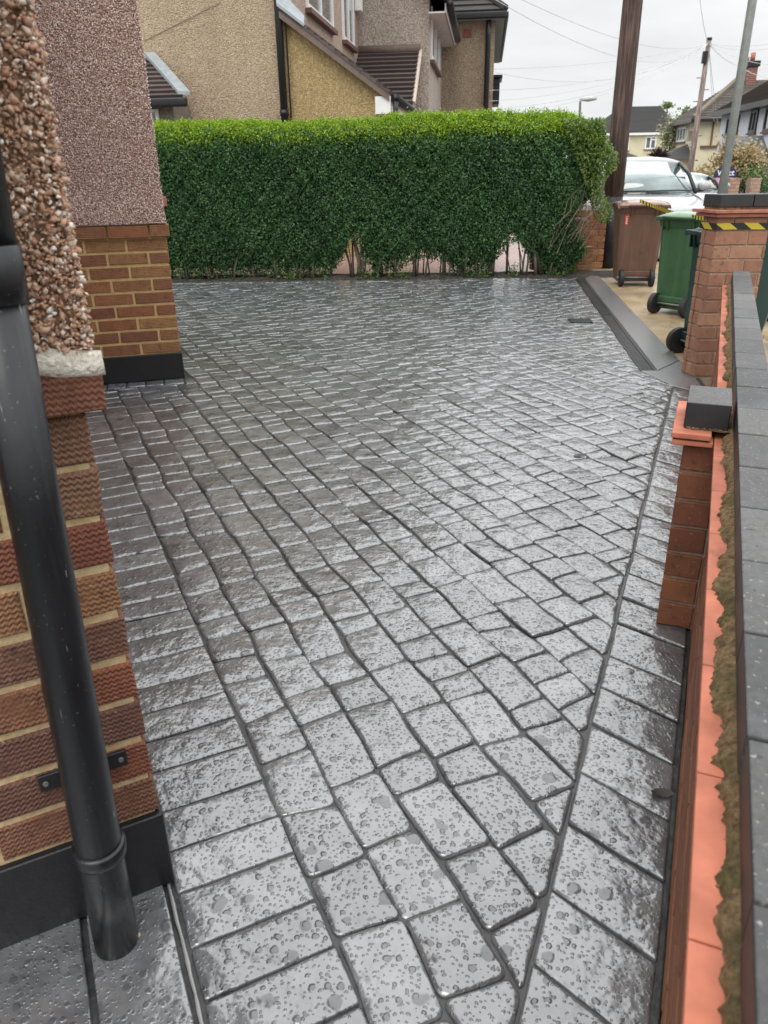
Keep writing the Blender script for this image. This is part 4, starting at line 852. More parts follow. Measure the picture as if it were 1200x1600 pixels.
def window(fr, side, c0, c1, z0, z1, plane, parent, mull=1, transom=0., sill=True, fw=.06, out=.04, glass=None, frame=None):
    """window on plane b=plane ('b', facing -b) or a=plane ('a', facing +a or -a)"""
    sg = 1 if side == 'a+' else -1
    def T(c, o, z): return fr.w(c, plane + sg * o, z) if side == 'b' else fr.w(plane + sg * o, c, z)
    mb = MB()
    def bar(x0, x1, y0, y1, o=out): mb.box(x0, x1, -.02, o, y0, y1, T=T)
    bar(c0, c0 + fw, z0, z1); bar(c1 - fw, c1, z0, z1); bar(c0 + fw, c1 - fw, z0, z0 + fw); bar(c0 + fw, c1 - fw, z1 - fw, z1)
    for k in range(mull):
        x = c0 + (c1 - c0) * (k + 1) / (mull + 1); bar(x - fw / 2, x + fw / 2, z0 + fw, z1 - fw)
    if transom:
        x = c0 + (c1 - c0) / (mull + 1) + fw / 2 if mull else c0 + fw; z = z0 + (z1 - z0) * transom; bar(x, c1 - fw, z - fw / 2, z + fw / 2, out * .8)
    f = mb.build('window', frame or WHITE, parent)
    mb = MB(); mb.box(c0 + fw, c1 - fw, -.01, out * .3, z0 + fw, z1 - fw, T=T); mb.build('pane', glass or GLASS, f)
    if sill: mb = MB(); mb.box(c0 - .06, c1 + .06, .0, .13, z0 - .09, z0 - .005, T=T); mb.build('sill', SILL, f)
    return f
SILL = plain('brown_sill_tile', (.13, .06, .045), .6)

# ------------------------------------------------------------------ neighbour's house
P0_ = at(447, 188, 15.5); NH = Frame(P0_, .1292)
nh = empty('neighbour_house', NH.w(-1, 0, 0), 'tall tan pebble-dashed house behind the hedge with lean-to roof and black downpipe', 'house')
WTAN = mat_render('tan_dash', [(.50, .38, .25), (.58, .46, .32), (.44, .33, .22), (.68, .56, .42)], 46, .012, .3)
WMUS = mat_render('mustard_dash', [(.46, .33, .15), (.56, .42, .20), (.40, .28, .13), (.66, .53, .30)], 44, .012, .2)
WPINK = mat_render('pinkish_dash', [(.44, .31, .25), (.52, .39, .32), (.38, .27, .21), (.58, .46, .38)], 30, .01, .3)
WGREY = mat_render('greyish_dash', [(.44, .37, .32), (.52, .45, .39), (.38, .32, .27), (.58, .52, .46)], 26, .014, .3)
_, zv0 = NH.onb(450, 17); av1, zv1 = NH.onb(590, 134); aw1, _ = NH.onb(599, 175)
sl = (zv1 - zv0) / (av1 - 0)
zr = lambda a: zv0 + sl * a
b_end, _ = NH.ona(560, 90, 0.)
mb = MB(); mb.box(-7, -.0, 0, b_end, -.3, 9.5, T=NH.w); mb.build('flank_wall', WTAN, nh)
mb = MB(); aw = aw1; V = [(.004, -.3), (aw, -.3), (aw, zr(aw) - .02), (.004, zr(.004) - .02)]
mb.add([NH.w(a, .02, z) for a, z in V] + [NH.w(a, b_end - .2, z) for a, z in V], [(0, 1, 2, 3), (7, 6, 5, 4), (1, 5, 6, 2), (2, 6, 7, 3), (0, 3, 7, 4)]); mb.build('lean_to_wall', WMUS, nh)
mb = MB(); ae = av1 + .22; roof(mb, NH.w(ae, b_end, zr(ae) + .03), NH.w(ae, -.16, zr(ae) + .03), NH.w(0.01, -.16, zr(0) + .03), NH.w(0.01, b_end, zr(0) + .03), 16, .05); mb.build('lean_to_roof', ROOF, nh)
mb = MB(); mb.hexa([NH.w(0.0, -.15, zr(0) - .10), NH.w(ae, -.15, zr(ae) - .10), NH.w(ae, .0, zr(ae) - .10), NH.w(.0, .0, zr(0) - .10), NH.w(0.0, -.15, zr(0) + .008), NH.w(ae, -.15, zr(ae) + .008), NH.w(ae, .0, zr(ae) + .008), NH.w(.0, .0, zr(0) + .008)]); mb.build('verge', plain('verge_mortar', (.16, .12, .10), .8), nh)
mb = MB(); za = zr(ae)
mb.box(aw - .13, ae + .02, -.12, .3, za - .30, za - .02, T=NH.w); mb.build('eave_box', WHITE, nh, bevel=.01)
mb = MB(); mb.box(ae - .02, ae + .02, .3, b_end - .3, za - .22, za - .03, T=NH.w); mb.box(aw + .02, ae - .02, .3, b_end - .3, za - .20, za - .17, T=NH.w); mb.build('fascia', WHITE, nh)
mb = MB(); mb.tube([NH.w(ae + .10, -.10, za - .05), NH.w(ae + .10, b_end - .4, za - .05)], .075, 10); mb.build('gutter', BLACKP, nh, smooth=True)
mb = MB(); mb.tube([NH.w(ae + .10, -.06, za - .10), NH.w(ae + .10, -.06, za - .28), NH.w(ae - .12, -.05, za - .50), NH.w(ae - .18, -.05, za - .62), NH.w(ae - .18, -.05, -.2)], .05, 12); mb.build('gutter_downpipe', BLACKP, nh, smooth=True)
a_, _ = NH.onb(441, 94)
mb = MB(); mb.tube([NH.w(a_, -.09, -.2), NH.w(a_, -.09, 9)], .065, 12); mb.tube([NH.w(a_ + .12, -.06, -.2), NH.w(a_ + .10, -.06, 9)], .014, 6)
for z in (2.4, 4.3): mb.tube([NH.w(a_, -.09, z), NH.w(a_, -.09, z + .1)], .078, 12)
mb.build('downpipe', BLACKP, nh, smooth=True)
mb = MB(); e0, z0_ = NH.onb(448, 0); e1, z1_ = NH.onb(477, 20)
mb.hexa([NH.w(.0, -.19, zr(0) + .05), NH.w(e1, -.19, zr(e1) + .05), NH.w(e1, -.10, zr(e1) + .09), NH.w(.0, -.1, zr(0) + .09), NH.w(.0, -.19, zr(0) + .10), NH.w(e1, -.19, zr(e1) + .10), NH.w(e1, -.1, zr(e1) + .22), NH.w(.0, -.1, zr(0) + .35)]); mb.build('lead_flashing', plain('lead', (.33, .36, .38), .45, metal=.2), nh)
mb = MB(); mb.box(.0, .02, .03, b_end, 2, 9.5, T=NH.w); mb.build('front_wall', WPINK, nh)
for (u0, v0, u1, v1) in ((480, 12, 521, 50), (537, 62, 554, 78)):
    b0, z0_ = NH.ona(u0, v0, .05); b1, _ = NH.ona(u1, v1, .05); window(NH, 'a+', b0, b1, z0_, z0_ + 2.2, .02, nh, 1 if b1 - b0 > 1.5 else 0, 0, True, .09, .05)
b0, z0_ = NH.ona(557, 18, .05); mb = MB(); mb.box(.02, .2, b0 - .1, b0 + .2, z0_, z0_ + .9, T=NH.w); mb.build('alarm_box', WHITE, nh, bevel=.02)
mb = MB(); e0, z0_ = NH.onb(225, 64, -.012); e1, z1_ = NH.onb(345, 4, -.012); mb.tube([NH.w(e0, -.012, z0_), NH.w(e1, -.012, z1_)], .004, 5); mb.build('wall_cable', plain('brown_cable', (.12, .09, .07), .7), nh)
# lean-to at the far left
bq = -1.1
gA, gz = NH.onb(200, 133, bq); gB, gz2 = NH.onb(291, 152, bq)
tA, tz0 = NH.onb(200, 64, -.02); tB, tz1 = NH.onb(229, 92, -.02); tC, tz2 = NH.onb(281, 141, bq * .8)
lt = empty('outhouse', NH.w(gA, -.5, 0), 'low outhouse with dark tiled lean-to roof and grey lead edge beside the pink bay', 'outhouse')
mb = MB(); gz = gz2; roof(mb, NH.w(gA - 1.5, bq, gz), NH.w(gB - .05, bq, gz), NH.w(tB + .05, -.02, tz1), NH.w(tA - 1.5, -.02, tz1), 9, .05); mb.build('roof', ROOF, lt)
mb = MB(); Pa = np.array(NH.w(gB - .03, bq, gz + .04)); Pb = np.array(NH.w(tB + .07, -.03, tz1 + .05)); sd_ = np.array([*NH.a, 0]) * .10
mb.hexa([tuple(Pa - sd_), tuple(Pa + sd_), tuple(Pb + sd_), tuple(Pb - sd_), tuple(Pa - sd_ + [0, 0, .06]), tuple(Pa + sd_ + [0, 0, .05]), tuple(Pb + sd_ + [0, 0, .05]), tuple(Pb - sd_ + [0, 0, .06])]); mb.build('lead_edge', plain('lead_grey', (.33, .37, .39), .4, metal=.2), lt)
mb = MB(); mb.box(gA - 1.5, gB + .02, bq - .1, bq + .02, gz - .14, gz - .0, T=NH.w); mb.build('gutter', BLACKP, lt, bevel=.03)
mb = MB(); wA, _ = NH.onb(270, 165, bq + .25); mb.box(gA - 1.5, wA, bq + .25, -.02, -.2, gz - .05, T=NH.w); mb.build('wall', mat_render('grey_dash', [(.24, .22, .19), (.32, .29, .25)], 30, .01), lt)
w0, wz1 = NH.onb(225, 171, bq + .23); w1, wz0 = NH.onb(249, 190, bq + .23); window(NH, 'b', w0 - .5, w1, wz0 - .5, wz1, bq + .25, lt, 1, 0, False, .05)

# ------------------------------------------------------------------ row of houses further along
nh2 = empty('terraced_house', NH.w(1, b_end, 0), 'pale grey rendered house wing with small tiled porch roof, right of the lean-to', 'house')
a2, _ = NH.onb(670, 120, b_end); b2, _ = NH.ona(690, 120, a2)
mb = MB(); mb.box(-3, a2, b_end + .01, b2, -.3, 12, T=NH.w); mb.build('wall', WGREY, nh2)
be, ze = NH.ona(699, 31, a2 + .45)
mb = MB(); mb.box(a2 + .002, a2 + .45, b_end - .3, b2 - .3, ze, ze + .04, T=NH.w); mb.box(a2 + .43, a2 + .47, b_end - .3, b2 - .3, ze - .0, ze + .22, T=NH.w); mb.build('soffit', plain('aged_white_paint', (.6, .56, .52), .6), nh2)
mb = MB(); mb.tube([NH.w(a2 + .56, b_end - .4, ze + .2), NH.w(a2 + .56, b2 - .3, ze + .2)], .1, 8); mb.build('gutter', BLACKP, nh2, smooth=True)
mb = MB(); roof(mb, NH.w(a2 + .55, b2 - .25, ze + .25), NH.w(a2 + .55, b_end - .4, ze + .25), NH.w(a2 - 3.5, b_end - .4, ze + 3.3), NH.w(a2 - 3.5, b2 - .25, ze + 3.3), 20, .05); mb.build('roof', ROOFG, nh2)
b0, z0_ = NH.ona(675, 100, a2 + .05); b1, z1_ = NH.ona(687, 116, a2 + .05); _, zt_ = NH.ona(687, 36, a2 + .05)
window(NH, 'a+', b0, b1, z1_, zt_ - .1, a2, nh2, 1, 0, True, .12, .06)
# porch roof
pr0, pz = NH.onb(558, 84, b_end - .02); pr1, _ = NH.onb(656, 84, b_end - .02)
k = 0
bl_ = b_end - 2.6; pe, pez = NH.onb(645, 163, bl_)
mb = MB(); roof(mb, NH.w(-.0, bl_, pez), NH.w(pe, bl_, pez), NH.w(pr1, b_end - .02, pz), NH.w(-.0, b_end - .02, pz), 12, .08); mb.build('porch_roof', ROOF, nh2)
mb = MB(); mb.tube([NH.w(0, b_end - .06, pz + .06), NH.w(pr1 + .02, b_end - .06, pz + .06)], .12, 8); mb.build('ridge_tiles', plain('ridge_tile', (.14, .10, .085), .8), nh2, smooth=True)
mb = MB(); mb.add([NH.w(pe - .12, bl_ + .1, pez - .12), NH.w(pr1 - .12, b_end - .03, pz - .15), NH.w(pr1 - .12, b_end - .03, 0), NH.w(pe - .12, bl_ + .1, 0), NH.w(pe - .3, bl_ + .1, pez - .12), NH.w(pr1 - .3, b_end - .03, pz - .15), NH.w(pr1 - .3, b_end - .03, 0), NH.w(pe - .3, bl_ + .1, 0)], [(0, 1, 2, 3), (7, 6, 5, 4), (0, 4, 5, 1), (0, 3, 7, 4)]); mb.build('porch_cheek', WPINK, nh2)
mb = MB(); mb.tube([NH.w(pe + .02, bl_, pez + .03), NH.w(pr1 + .02, b_end - .05, pz + .02)], .05, 6); mb.build('bargeboard', plain('cream_board', (.55, .45, .38), .6), nh2)
# third house
nh3 = empty('terraced_house', NH.w(a2, b2, 0), 'brown pebble-dashed end house with dark hipped roof against the sky, red air brick', 'house')
a3, _ = NH.onb(771, 120, b2); _, z3 = NH.onb(730, 34, b2)
mb = MB(); mb.box(a2 - 3, a3, b2 + .01, b2 + 12, -.5, z3, T=NH.w); mb.build('wall', mat_render('brown_dash', [(.32, .25, .17), (.40, .32, .22), (.28, .21, .15), (.48, .40, .29)], 30, .01, .4), nh3)
ov = .55; ar, _ = NH.onb(789, 30, b2 - .3); 
mb = MB(); mb.box(a2 - 3, ar, b2 - .3, b2 + 12, z3 + .0, z3 + .05, T=NH.w); mb.build('soffit', plain('grey_soffit', (.30, .31, .30), .6), nh3)
mb = MB(); mb.box(a2 - 3, ar + .06, b2 - .42, b2 - .3, z3 + .02, z3 + .22, T=NH.w); mb.box(ar - .0, ar + .12, b2 - .3, b2 + 12, z3 + .02, z3 + .22, T=NH.w); mb.build('gutter', BLACKP, nh3, bevel=.04)
_, zh = NH.onb(757, 2, b2 + 0); hk = (ar - NH.onb(752, 0, b2)[0])
mb = MB(); E1_, E2_, E3_ = NH.w(a2 - 3, b2 - .3, z3 + .24), NH.w(ar, b2 - .3, z3 + .24), NH.w(ar, b2 + 12, z3 + .24); R1_, R2_, R3_ = NH.w(a2 - 3, b2 + 5.8, z3 + 4.8), NH.w(ar - 5.5, b2 + 5.8, z3 + 4.8), NH.w(ar - 5.5, b2 + 8, z3 + 4.8)
roof(mb, E1_, E2_, R2_, R1_, 22, .06); roof(mb, E2_, E3_, R3_, R2_, 22, .06); mb.build('roof', ROOFG, nh3)
mb = MB(); mb.tube([tuple(np.array(E2_) + [0, 0, .05]), tuple(np.array(R2_) + [0, 0, .05])], .13, 8); mb.build('hip_tiles', ROOFG, nh3)
v0, vz = NH.onb(724, 58, b2 - .02); v1, vz1 = NH.onb(737, 45, b2 - .02); mb = MB()
mb.box(v0, v1, b2 - .03, b2 + .02, vz, vz1, T=NH.w); mb.build('air_brick', plain('red_air_brick', (.20, .055, .04), .7), nh3)
mb = MB(); d0, _ = NH.onb(761, 110, b2 - .1); mb.tube([NH.w(d0, b2 - .2, z3 + .05), NH.w(d0, b2 - .12, z3 - .5), NH.w(d0, b2 - .12, -.4)], .09, 10); mb.build('downpipe', DARKM, nh3, smooth=True)
mb = MB(); o0, oz0 = NH.onb(766, 163, b2 + 6); o1, oz1 = NH.onb(778, 122, b2 + 6); mb.box(a3 + .0, max(o1, a3 + .3), b2 + 6, b2 + 8, oz0, oz1, T=NH.w); mb.box(a3 + .0, max(o1, a3 + .3) + .1, b2 + 5.9, b2 + 8.1, oz1, oz1 + .12, T=NH.w); mb.build('oriel_bay', DARKM, nh3, bevel=.03)

# ------------------------------------------------------------------ houses across the street
def at_(u, v, Y): return at(u, v, Y)
CREAM = plain('cream_render', (.62, .56, .39), .8, var=.1, sc=2); WHT = plain('white_render', (.60, .62, .68), .8, var=.07, sc=2)
# A: cream house facing
YA = 80.; PA = at(945, 208, YA); HA = Frame(PA, .02)
ha = empty('detached_house', HA.w(3, 0, -.5), 'cream house with dark grey hipped roof straight beyond the telegraph pole', 'house')
aR, zE = HA.onb(1052, 210); aL = 0.; zE = PA[2]
mb = MB(); mb.box(aL + .3, aR - .2, .3, 8, -.6, zE, T=HA.w); mb.build('wall', CREAM, ha)
r0, rz = HA.onb(975, 165, 3.5); r1, rz = HA.onb(1034, 165, 3.5)
mb = MB(); roof(mb, HA.w(-.4, 0, zE), HA.w(aR + .9, 0, zE), HA.w(r1, 4, rz), HA.w(r0, 4, rz), 24, .05); roof(mb, HA.w(-.4, 8.4, zE), HA.w(-.4, 0, zE), HA.w(r0, 4, rz), HA.w(r0, 4.4, rz), 24, .05); roof(mb, HA.w(aR + .9, 0, zE), HA.w(aR + .9, 8.4, zE), HA.w(r1, 4.4, rz), HA.w(r1, 4, rz), 24, .05)
mb.build('roof', mat_slate('charcoal_slate', (.035, .035, .035), (.055, .053, .052), 3), ha)
mb = MB(); mb.box(-.3, aR + .5, -.05, .05, zE - .22, zE - .02, T=HA.w); mb.build('fascia', WHITE, ha)
for u0, u1, v0, v1 in ((1009, 1024, 213, 233), (968, 982, 214, 235)):
    c0, z1_ = HA.onb(u0, v0, .3); c1, z0_ = HA.onb(u1, v1, .3); window(HA, 'b', c0, c1, z0_, z1_, .3, ha, 1, .75 if u0 > 1000 else 0, True, .13, .06)
c0, zz = HA.onb(975, 236, -1.2); c1, zz2 = HA.onb(1002, 247, -1.2)
mb = MB(); roof(mb, HA.w(c0 - 1.5, -1.2, zz2), HA.w(c1, -1.2, zz2), HA.w(c0 + .3, .3, zz), HA.w(c0 - 1.5, .3, zz), 8, .05); mb.build('porch_roof', ROOFB, ha)
# B: cream semi with chimney, C: white house; both along the street
HB = Frame(at(1092, 187, 54), .1292)
hb_ = empty('semi_detached_house', HB.w(2, -2, -.5), 'cream house with mossy brown hipped roof and tall red brick chimney', 'house')
zB = at(1092, 187, 54)[2]; bB, _ = HB.ona(1052, 195, 0.); aB, _ = HB.onb(1140, 186, 0.)
aB = 9.; mb = MB(); mb.box(0, aB, .0, bB, -.6, zB, T=HB.w); mb.build('wall', CREAM, hb_)
aq, zq = HB.onb(1150, 124, 4.2); rq = 3.6
mb = MB(); ex = .45; rzB = zB + 3.9; half = bB / 2
ra, rbb = 4.3, 4.2
_a, _z = HB.onb(1151, 126, rbb); ra, rzB = _a, _z
roof(mb, HB.w(-ex, -ex, zB), HB.w(aB + 3, -ex, zB), HB.w(aB + 3, rbb, rzB), HB.w(ra, rbb, rzB), 24, .05)
roof(mb, HB.w(-ex, bB + ex, zB), HB.w(-ex, -ex, zB), HB.w(ra, rbb, rzB), HB.w(ra, max(rbb, bB - 5), rzB), 24, .05)
roof(mb, HB.w(aB + 3, bB + ex, zB), HB.w(-ex, bB + ex, zB), HB.w(ra, max(rbb, bB - 5), rzB), HB.w(aB + 3, max(rbb, bB - 5), rzB), 24, .05)
mb.build('roof', ROOFB, hb_)
mb = MB(); mb.tube([HB.w(-ex, -ex, zB + .1), HB.w(ra, rbb, rzB + .08)], .16, 6); mb.build('hip_tiles', plain('hip_tile', (.17, .14, .11), .8), hb_)
mb = MB(); mb.box(-ex - .1, -ex, -ex, bB + ex, zB - .15, zB + .02, T=HB.w); mb.box(-ex, aB + 1, -ex - .1, -ex, zB - .15, zB + .02, T=HB.w); mb.build('gutter', DARKM, hb_)
c0, zc = HB.onb(1163, 126, 4.2); c1, _ = HB.onb(1177, 126, 4.2); _, zt_ = HB.onb(1170, 106, 4.2)
M = Mat('chimney_brick'); co = M.co(); b = M.n('ShaderNodeTexBrick', {'Vector': M.n('ShaderNodeCombineXYZ', {0: M.n('ShaderNodeSeparateXYZ', {0: co}).outputs[0], 1: M.n('ShaderNodeSeparateXYZ', {0: co}).outputs[2]}).outputs[0], 'Scale': 1., 'Mortar Size': .02, 'Brick Width': .28, 'Row Height': .12, 'Color1': (.28, .07, .05), 'Color2': (.18, .05, .04), 'Mortar': (.22, .18, .15)}); CHB = M.set(col=b.outputs[0], rough=.9)
mb = MB(); mb.box(c0, c1, 3.6, 4.6, zc - 1, zt_, T=HB.w); ch_ = mb.build('chimney', CHB, hb_)
mb = MB(); mb.box(c0 - .1, c1 + .1, 3.5, 4.7, zt_, zt_ + .35, T=HB.w); mb.build('chimney_head', DARKM, ch_, bevel=.04)
mb = MB(); m_c = (c0 + c1) / 2; mb.tube([HB.w(m_c, 4.1, zt_ + .35), HB.w(m_c, 4.1, zt_ + .85)], .15, 10); mb.tube([HB.w(m_c - .35, 4.1, zt_ + .35), HB.w(m_c - .35, 4.1, zt_ + .6)], .15, 10); mb.build('chimney_pot', TERRA2, ch_, smooth=True)
b0, z0_ = HB.ona(1071, 221, 0); b1, z1_ = HB.ona(1060, 200, 0); window(HB, 'a-', min(b0, b1), max(b0, b1), z0_, z1_, 0, hb_, 2, 0, True, .13, .08)
c0, z0_ = HB.onb(1094, 229, 0); c1, _ = HB.onb(1125, 228, 0); mb = MB(); mb.box(c0, c1, -.12, 0, z0_ - .1, z0_ + .05, T=HB.w); mb.build('string_course', SILL, hb_)
c0, _ = HB.onb(1113, 205, 0); mb = MB(); mb.tube([HB.w(c0, -.08, z0_), HB.w(c0, -.08, zB - .1)], .05, 6); mb.build('downpipe', SILL, hb_)
c0, z0_ = HB.onb(1046, 243, -3.5); 
pB0 = HB.w(-2.2, .5, -.6)
mb = MB(); za_ = at(1060, 248, 52)[2]; ap = at(1080, 224, 54)
cc_ = Frame(HB.w(-1.7, .8)[:2], .1292); mb.prism([(-.1, -.1), (2.6, -.1), (2.6, 2.8), (-.1, 2.8)], -.6, za_, T=cc_.w); mb.build('porch_wall', CREAM, hb_)
mb = MB(); q = [cc_.w(-.5, -.6, za_), cc_.w(1.7, -.6, za_), cc_.w(1.7, 3.3, za_), cc_.w(-.5, 3.3, za_)]; apx = cc_.w(1.69, 1.3, ap[2])
for i in range(4): mb.add([q[i], q[(i + 1) % 4], apx], [(0, 1, 2)], random.random())
mb.build('porch_roof', ROOFG, hb_)
mb = MB(); s1, sz = HB.onb(1080, 212, .2); mb.box(-.35, -.0, .9, 1.2, sz - .3, sz + .3, T=HB.w); mb.build('alarm_box', plain('beige_box', (.4, .36, .28), .6), hb_)
# C
PC_ = at(1129, 176, 48.5); HC = Frame(PC_, .1292)
hc = empty('semi_detached_house', HC.w(2, -6, -.5), 'white rendered house with dark framed windows at the right edge of frame', 'house')
zC = PC_[2]; bC, _ = HC.ona(1260, 145, 0.)
mb = MB(); mb.box(0, 8, bC, 0, -.6, zC, T=HC.w); mb.build('wall', WHT, hc)
rA_, rZ_ = HC.onb(1206, 124, -4.5); mb = MB()
roof(mb, HC.w(-.5, .4, zC), HC.w(-.5, bC - 1, zC), HC.w(rA_, bC - 1, rZ_), HC.w(rA_, -4.5, rZ_), 24, .05); roof(mb, HC.w(9, .4, zC), HC.w(-.5, .4, zC), HC.w(rA_, -4.5, rZ_), HC.w(rA_ + 2, -4.5, rZ_), 24, .05); mb.build('roof', ROOFB, hc)
mb = MB(); mb.box(-.6, -.48, bC - 1, .45, zC - .2, zC + .05, T=HC.w); mb.box(-.48, .0, bC - 1, .45, zC - .2, zC - .16, T=HC.w); mb.build('gutter', DARKM, hc)
DF = plain('dark_window_frame', (.03, .03, .035), .4)
for (u0, v0, u1, v1) in ((1134, 182, 1152, 212), (1170, 173, 1181, 208), (1193, 166, 1216, 206)):
    b0, z1_ = HC.ona((u0 + u1) / 2, v0, 0); b0, _ = HC.ona(u1, v1, 0); b1, z0_ = HC.ona(u0, v1, 0); window(HC, 'a-', b0, b1, z0_, z1_, 0, hc, 1, 0, True, .12, .08, frame=DF)
b0, z0_ = HC.ona(1171, 216, -.6); b1, z1_ = HC.ona(1146, 238, -1.6); b2_, _ = HC.ona(1186, 240, -1.6)
mb = MB(); pa_ = np.array(HC.w(0, b0, z0_ + .1)); pb_ = np.array(HC.w(-1.6, b0, z0_ + .1)); 
for e_ in (b0 - 1.7, b0 + 1.7):
    q = [np.array(HC.w(0, e_, z1_ - .3)), np.array(HC.w(-1.6, e_, z1_ - .3))]; mb.add([tuple(pa_), tuple(pb_), tuple(q[1]), tuple(q[0])] + [tuple(np.array(x_) - [0, 0, .15]) for x_ in (pa_, pb_, q[1], q[0])], [(0, 1, 2, 3), (7, 6, 5, 4), (1, 5, 6, 2)])
mb.build('porch_roof', plain('grey_lead_porch', (.17, .18, .18), .6), hc)
b0, z1_ = HC.ona(1190, 233, 0); mb = MB(); mb.box(-.1, .05, bC, b0 + .2, .2, z1_, T=HC.w); mb.build('ground_floor_window', DF, hc)

# ------------------------------------------------------------------ trees and shrubs in the distance
def crown(name, c, r3, n, sz, mat, parent, flat=1., clumps=14):
    c = np.array(c); cl = rng.normal(0, .45, (clumps, 3)) * np.array(r3); k = rng.integers(0, clumps, n)
    p = c + cl[k] + rng.normal(0, .25, (n, 3)) * np.array(r3); return leaves(p, np.array([0, -.4, .6])[None], np.full(n, sz), mat, name, parent, .6)
TAN_L = mat_leaf('tan_flushed_leaf', [(.14, .15, .06), (.30, .24, .12), (.46, .30, .18), (.56, .38, .24), (.25, .25, .12), (.50, .42, .24)], .2)
TREE = mat_leaf('tree_leaf', [(.07, .12, .04), (.12, .20, .06), (.18, .26, .09)], .2)
def plant(name, cat, label, base, parts, stem=.08):
    r_ = empty(name, tuple(base), label, cat)
    mb = MB(); 
    for (nm, c, r3, n, sz, mt) in parts: mb.tube([tuple(base), tuple((np.array(base) * .6 + np.array(c) * .4) + [.1, 0, 0]), tuple(c)], [stem, stem * .7, stem * .3], 7)
    mb.build('trunk', BARK, r_, smooth=True)
    for (nm, c, r3, n, sz, mt) in parts: crown(nm, c, r3, n, sz, mt, r_)
    return r_
bc_ = at(1150, 265, 34); plant('shrub', 'shrub', 'large shrub with tan and pinkish young leaves behind the brick gate stubs', (bc_[0], 34, -.5), [('crown', at(1122, 272, 34), (.95, .8, .7), 2600, .13, TAN_L), ('crown', at(1163, 258, 34), (1.0, .8, .85), 3600, .13, TAN_L), ('crown', at(1172, 282, 33.6), (1.0, .7, .6), 1800, .13, LEAF), ('crown', at(1100, 282, 33.6), (.6, .6, .4), 900, .12, TAN_L)])
q = at(1043, 166, 95); plant('tree', 'tree', 'pale green tree crown peeping over the roof ridge of the far cream house', (q[0], 95, -.6), [('crown', q, (.9, .8, .5), 260, .26, TREE)], .2)
q = at(1070, 176, 100); plant('tree', 'tree', 'small sparse tree top between the two far roofs', (q[0], 100, -.6), [('crown', q, (.7, .7, .5), 200, .28, TREE)], .15)
VAR = mat_leaf('variegated_leaf', [(.20, .22, .10), (.40, .40, .24), (.10, .12, .05), (.50, .50, .36)], .2)
q = at(1042, 222, 60); plant('tree', 'tree', 'thin variegated cream-leaved tree between the two cream houses', (q[0], 60, -.5), [('crown', at(1045, 208, 60), (.7, .6, .9), 800, .16, VAR), ('crown', at(1047, 232, 60), (.6, .6, 1.2), 700, .16, VAR)], .08)
q = at(1029, 237, 55); r_ = empty('cordyline', (q[0], 55, -.5), 'dark purple spiky-leaved plant above the white car roof', 'plant'); mb = MB(); mb.tube([(q[0], 55, -.5), tuple(q - [0, 0, .3])], .1, 8); mb.build('trunk', BARK, r_)
mb = MB()
for i in range(170):
    a = random.uniform(0, 6.28); e = random.uniform(-.1, 1.4); d = np.array([math.cos(a) * math.cos(e), math.sin(a) * math.cos(e), math.sin(e)]); L = random.uniform(.6, .95); s_ = np.cross(d, [0, 0, 1]); s_ = s_ / (np.linalg.norm(s_) + 1e-6) * .035; o_ = q - [0, 0, .35]
    mb.add([tuple(o_ - s_), tuple(o_ + s_), tuple(o_ + d * L * .6 + s_), tuple(o_ + d * L - [0, 0, .08]), tuple(o_ + d * L * .6 - s_)], [(0, 1, 2, 3, 4)], random.random())
mb.build('leaves', mat_rnd('purple_leaf', [(.035, .02, .025), (.09, .05, .055)], .5), r_)
# brick stubs and for-sale board
STB = mat_brick('pinkish_stub_brick', [(.42, .24, .17), (.50, .32, .24), (.34, .18, .13)], False)
for i, (u0, u1, v0) in enumerate(((1141, 1157, 278), (1174, 1190, 278))):
    A_ = at(u0, v0, 27); B_ = at(u1, v0, 27); fr = Frame(A_, .05); Wd = B_[0] - A_[0]; zt_ = A_[2]
    r_ = empty('brick_gate_stub', fr.w(Wd / 2, .2, -.45), ['small pinkish brick pier below the tan shrub, just right of the lamp post', 'small pinkish brick pier below the tan shrub, further right of two'][i], 'pier', 'brick gate stubs across the road')
    mb = MB(); mb.box(.01, Wd - .01, .01, .35, -.45, zt_ - .01, T=fr.w); mb.build('mortar_joints', MORT2, r_); mb = MB(); bricks(mb, fr, 0, Wd, -.45, 14, (zt_ + .45) / 14, .26, jt=.016); mb.build('brickwork', STB, r_)
sg = at(1133, 275, 30); sF = Frame((sg[0], sg[1]), .12)
sgo = empty('estate_agent_board', (sg[0], sg[1], -.5), 'round-topped navy and pink estate agent board behind the lamp post', 'sign')
zc = sg[2]; R_ = .40
prof = [(math.cos(t) * R_, math.sin(t) * R_ * .88) for t in np.linspace(-.12, math.pi + .12, 22)]
mb = MB(); n_ = len(prof); mb.add([sF.w(x_, 0, zc + z_) for x_, z_ in prof] + [sF.w(x_, .03, zc + z_) for x_, z_ in prof], [tuple(range(n_)), tuple(range(n_, 2 * n_))[::-1]] + [(i, (i + 1) % n_, n_ + (i + 1) % n_, n_ + i) for i in range(n_)]); mb.build('board', plain('navy_board', (.02, .025, .09), .5), sgo)
mb = MB(); mb.add([sF.w(x_, y_, zc + z_) for y_ in (0.0, .03) for x_, z_ in ((-.33, -.06), (.30, -.06), (.16, -.30), (-.20, -.32))], [(0, 1, 2, 3), (7, 6, 5, 4), (0, 4, 5, 1), (1, 5, 6, 2), (2, 6, 7, 3), (3, 7, 4, 0)]); mb.build('lower_board', plain('pink_board', (.70, .36, .60), .5), sgo)
mb = MB(); mb.box(-.03, .03, .03, .09, -.5, zc + .1, T=sF.w); mb.build('post', WHITE, sgo)
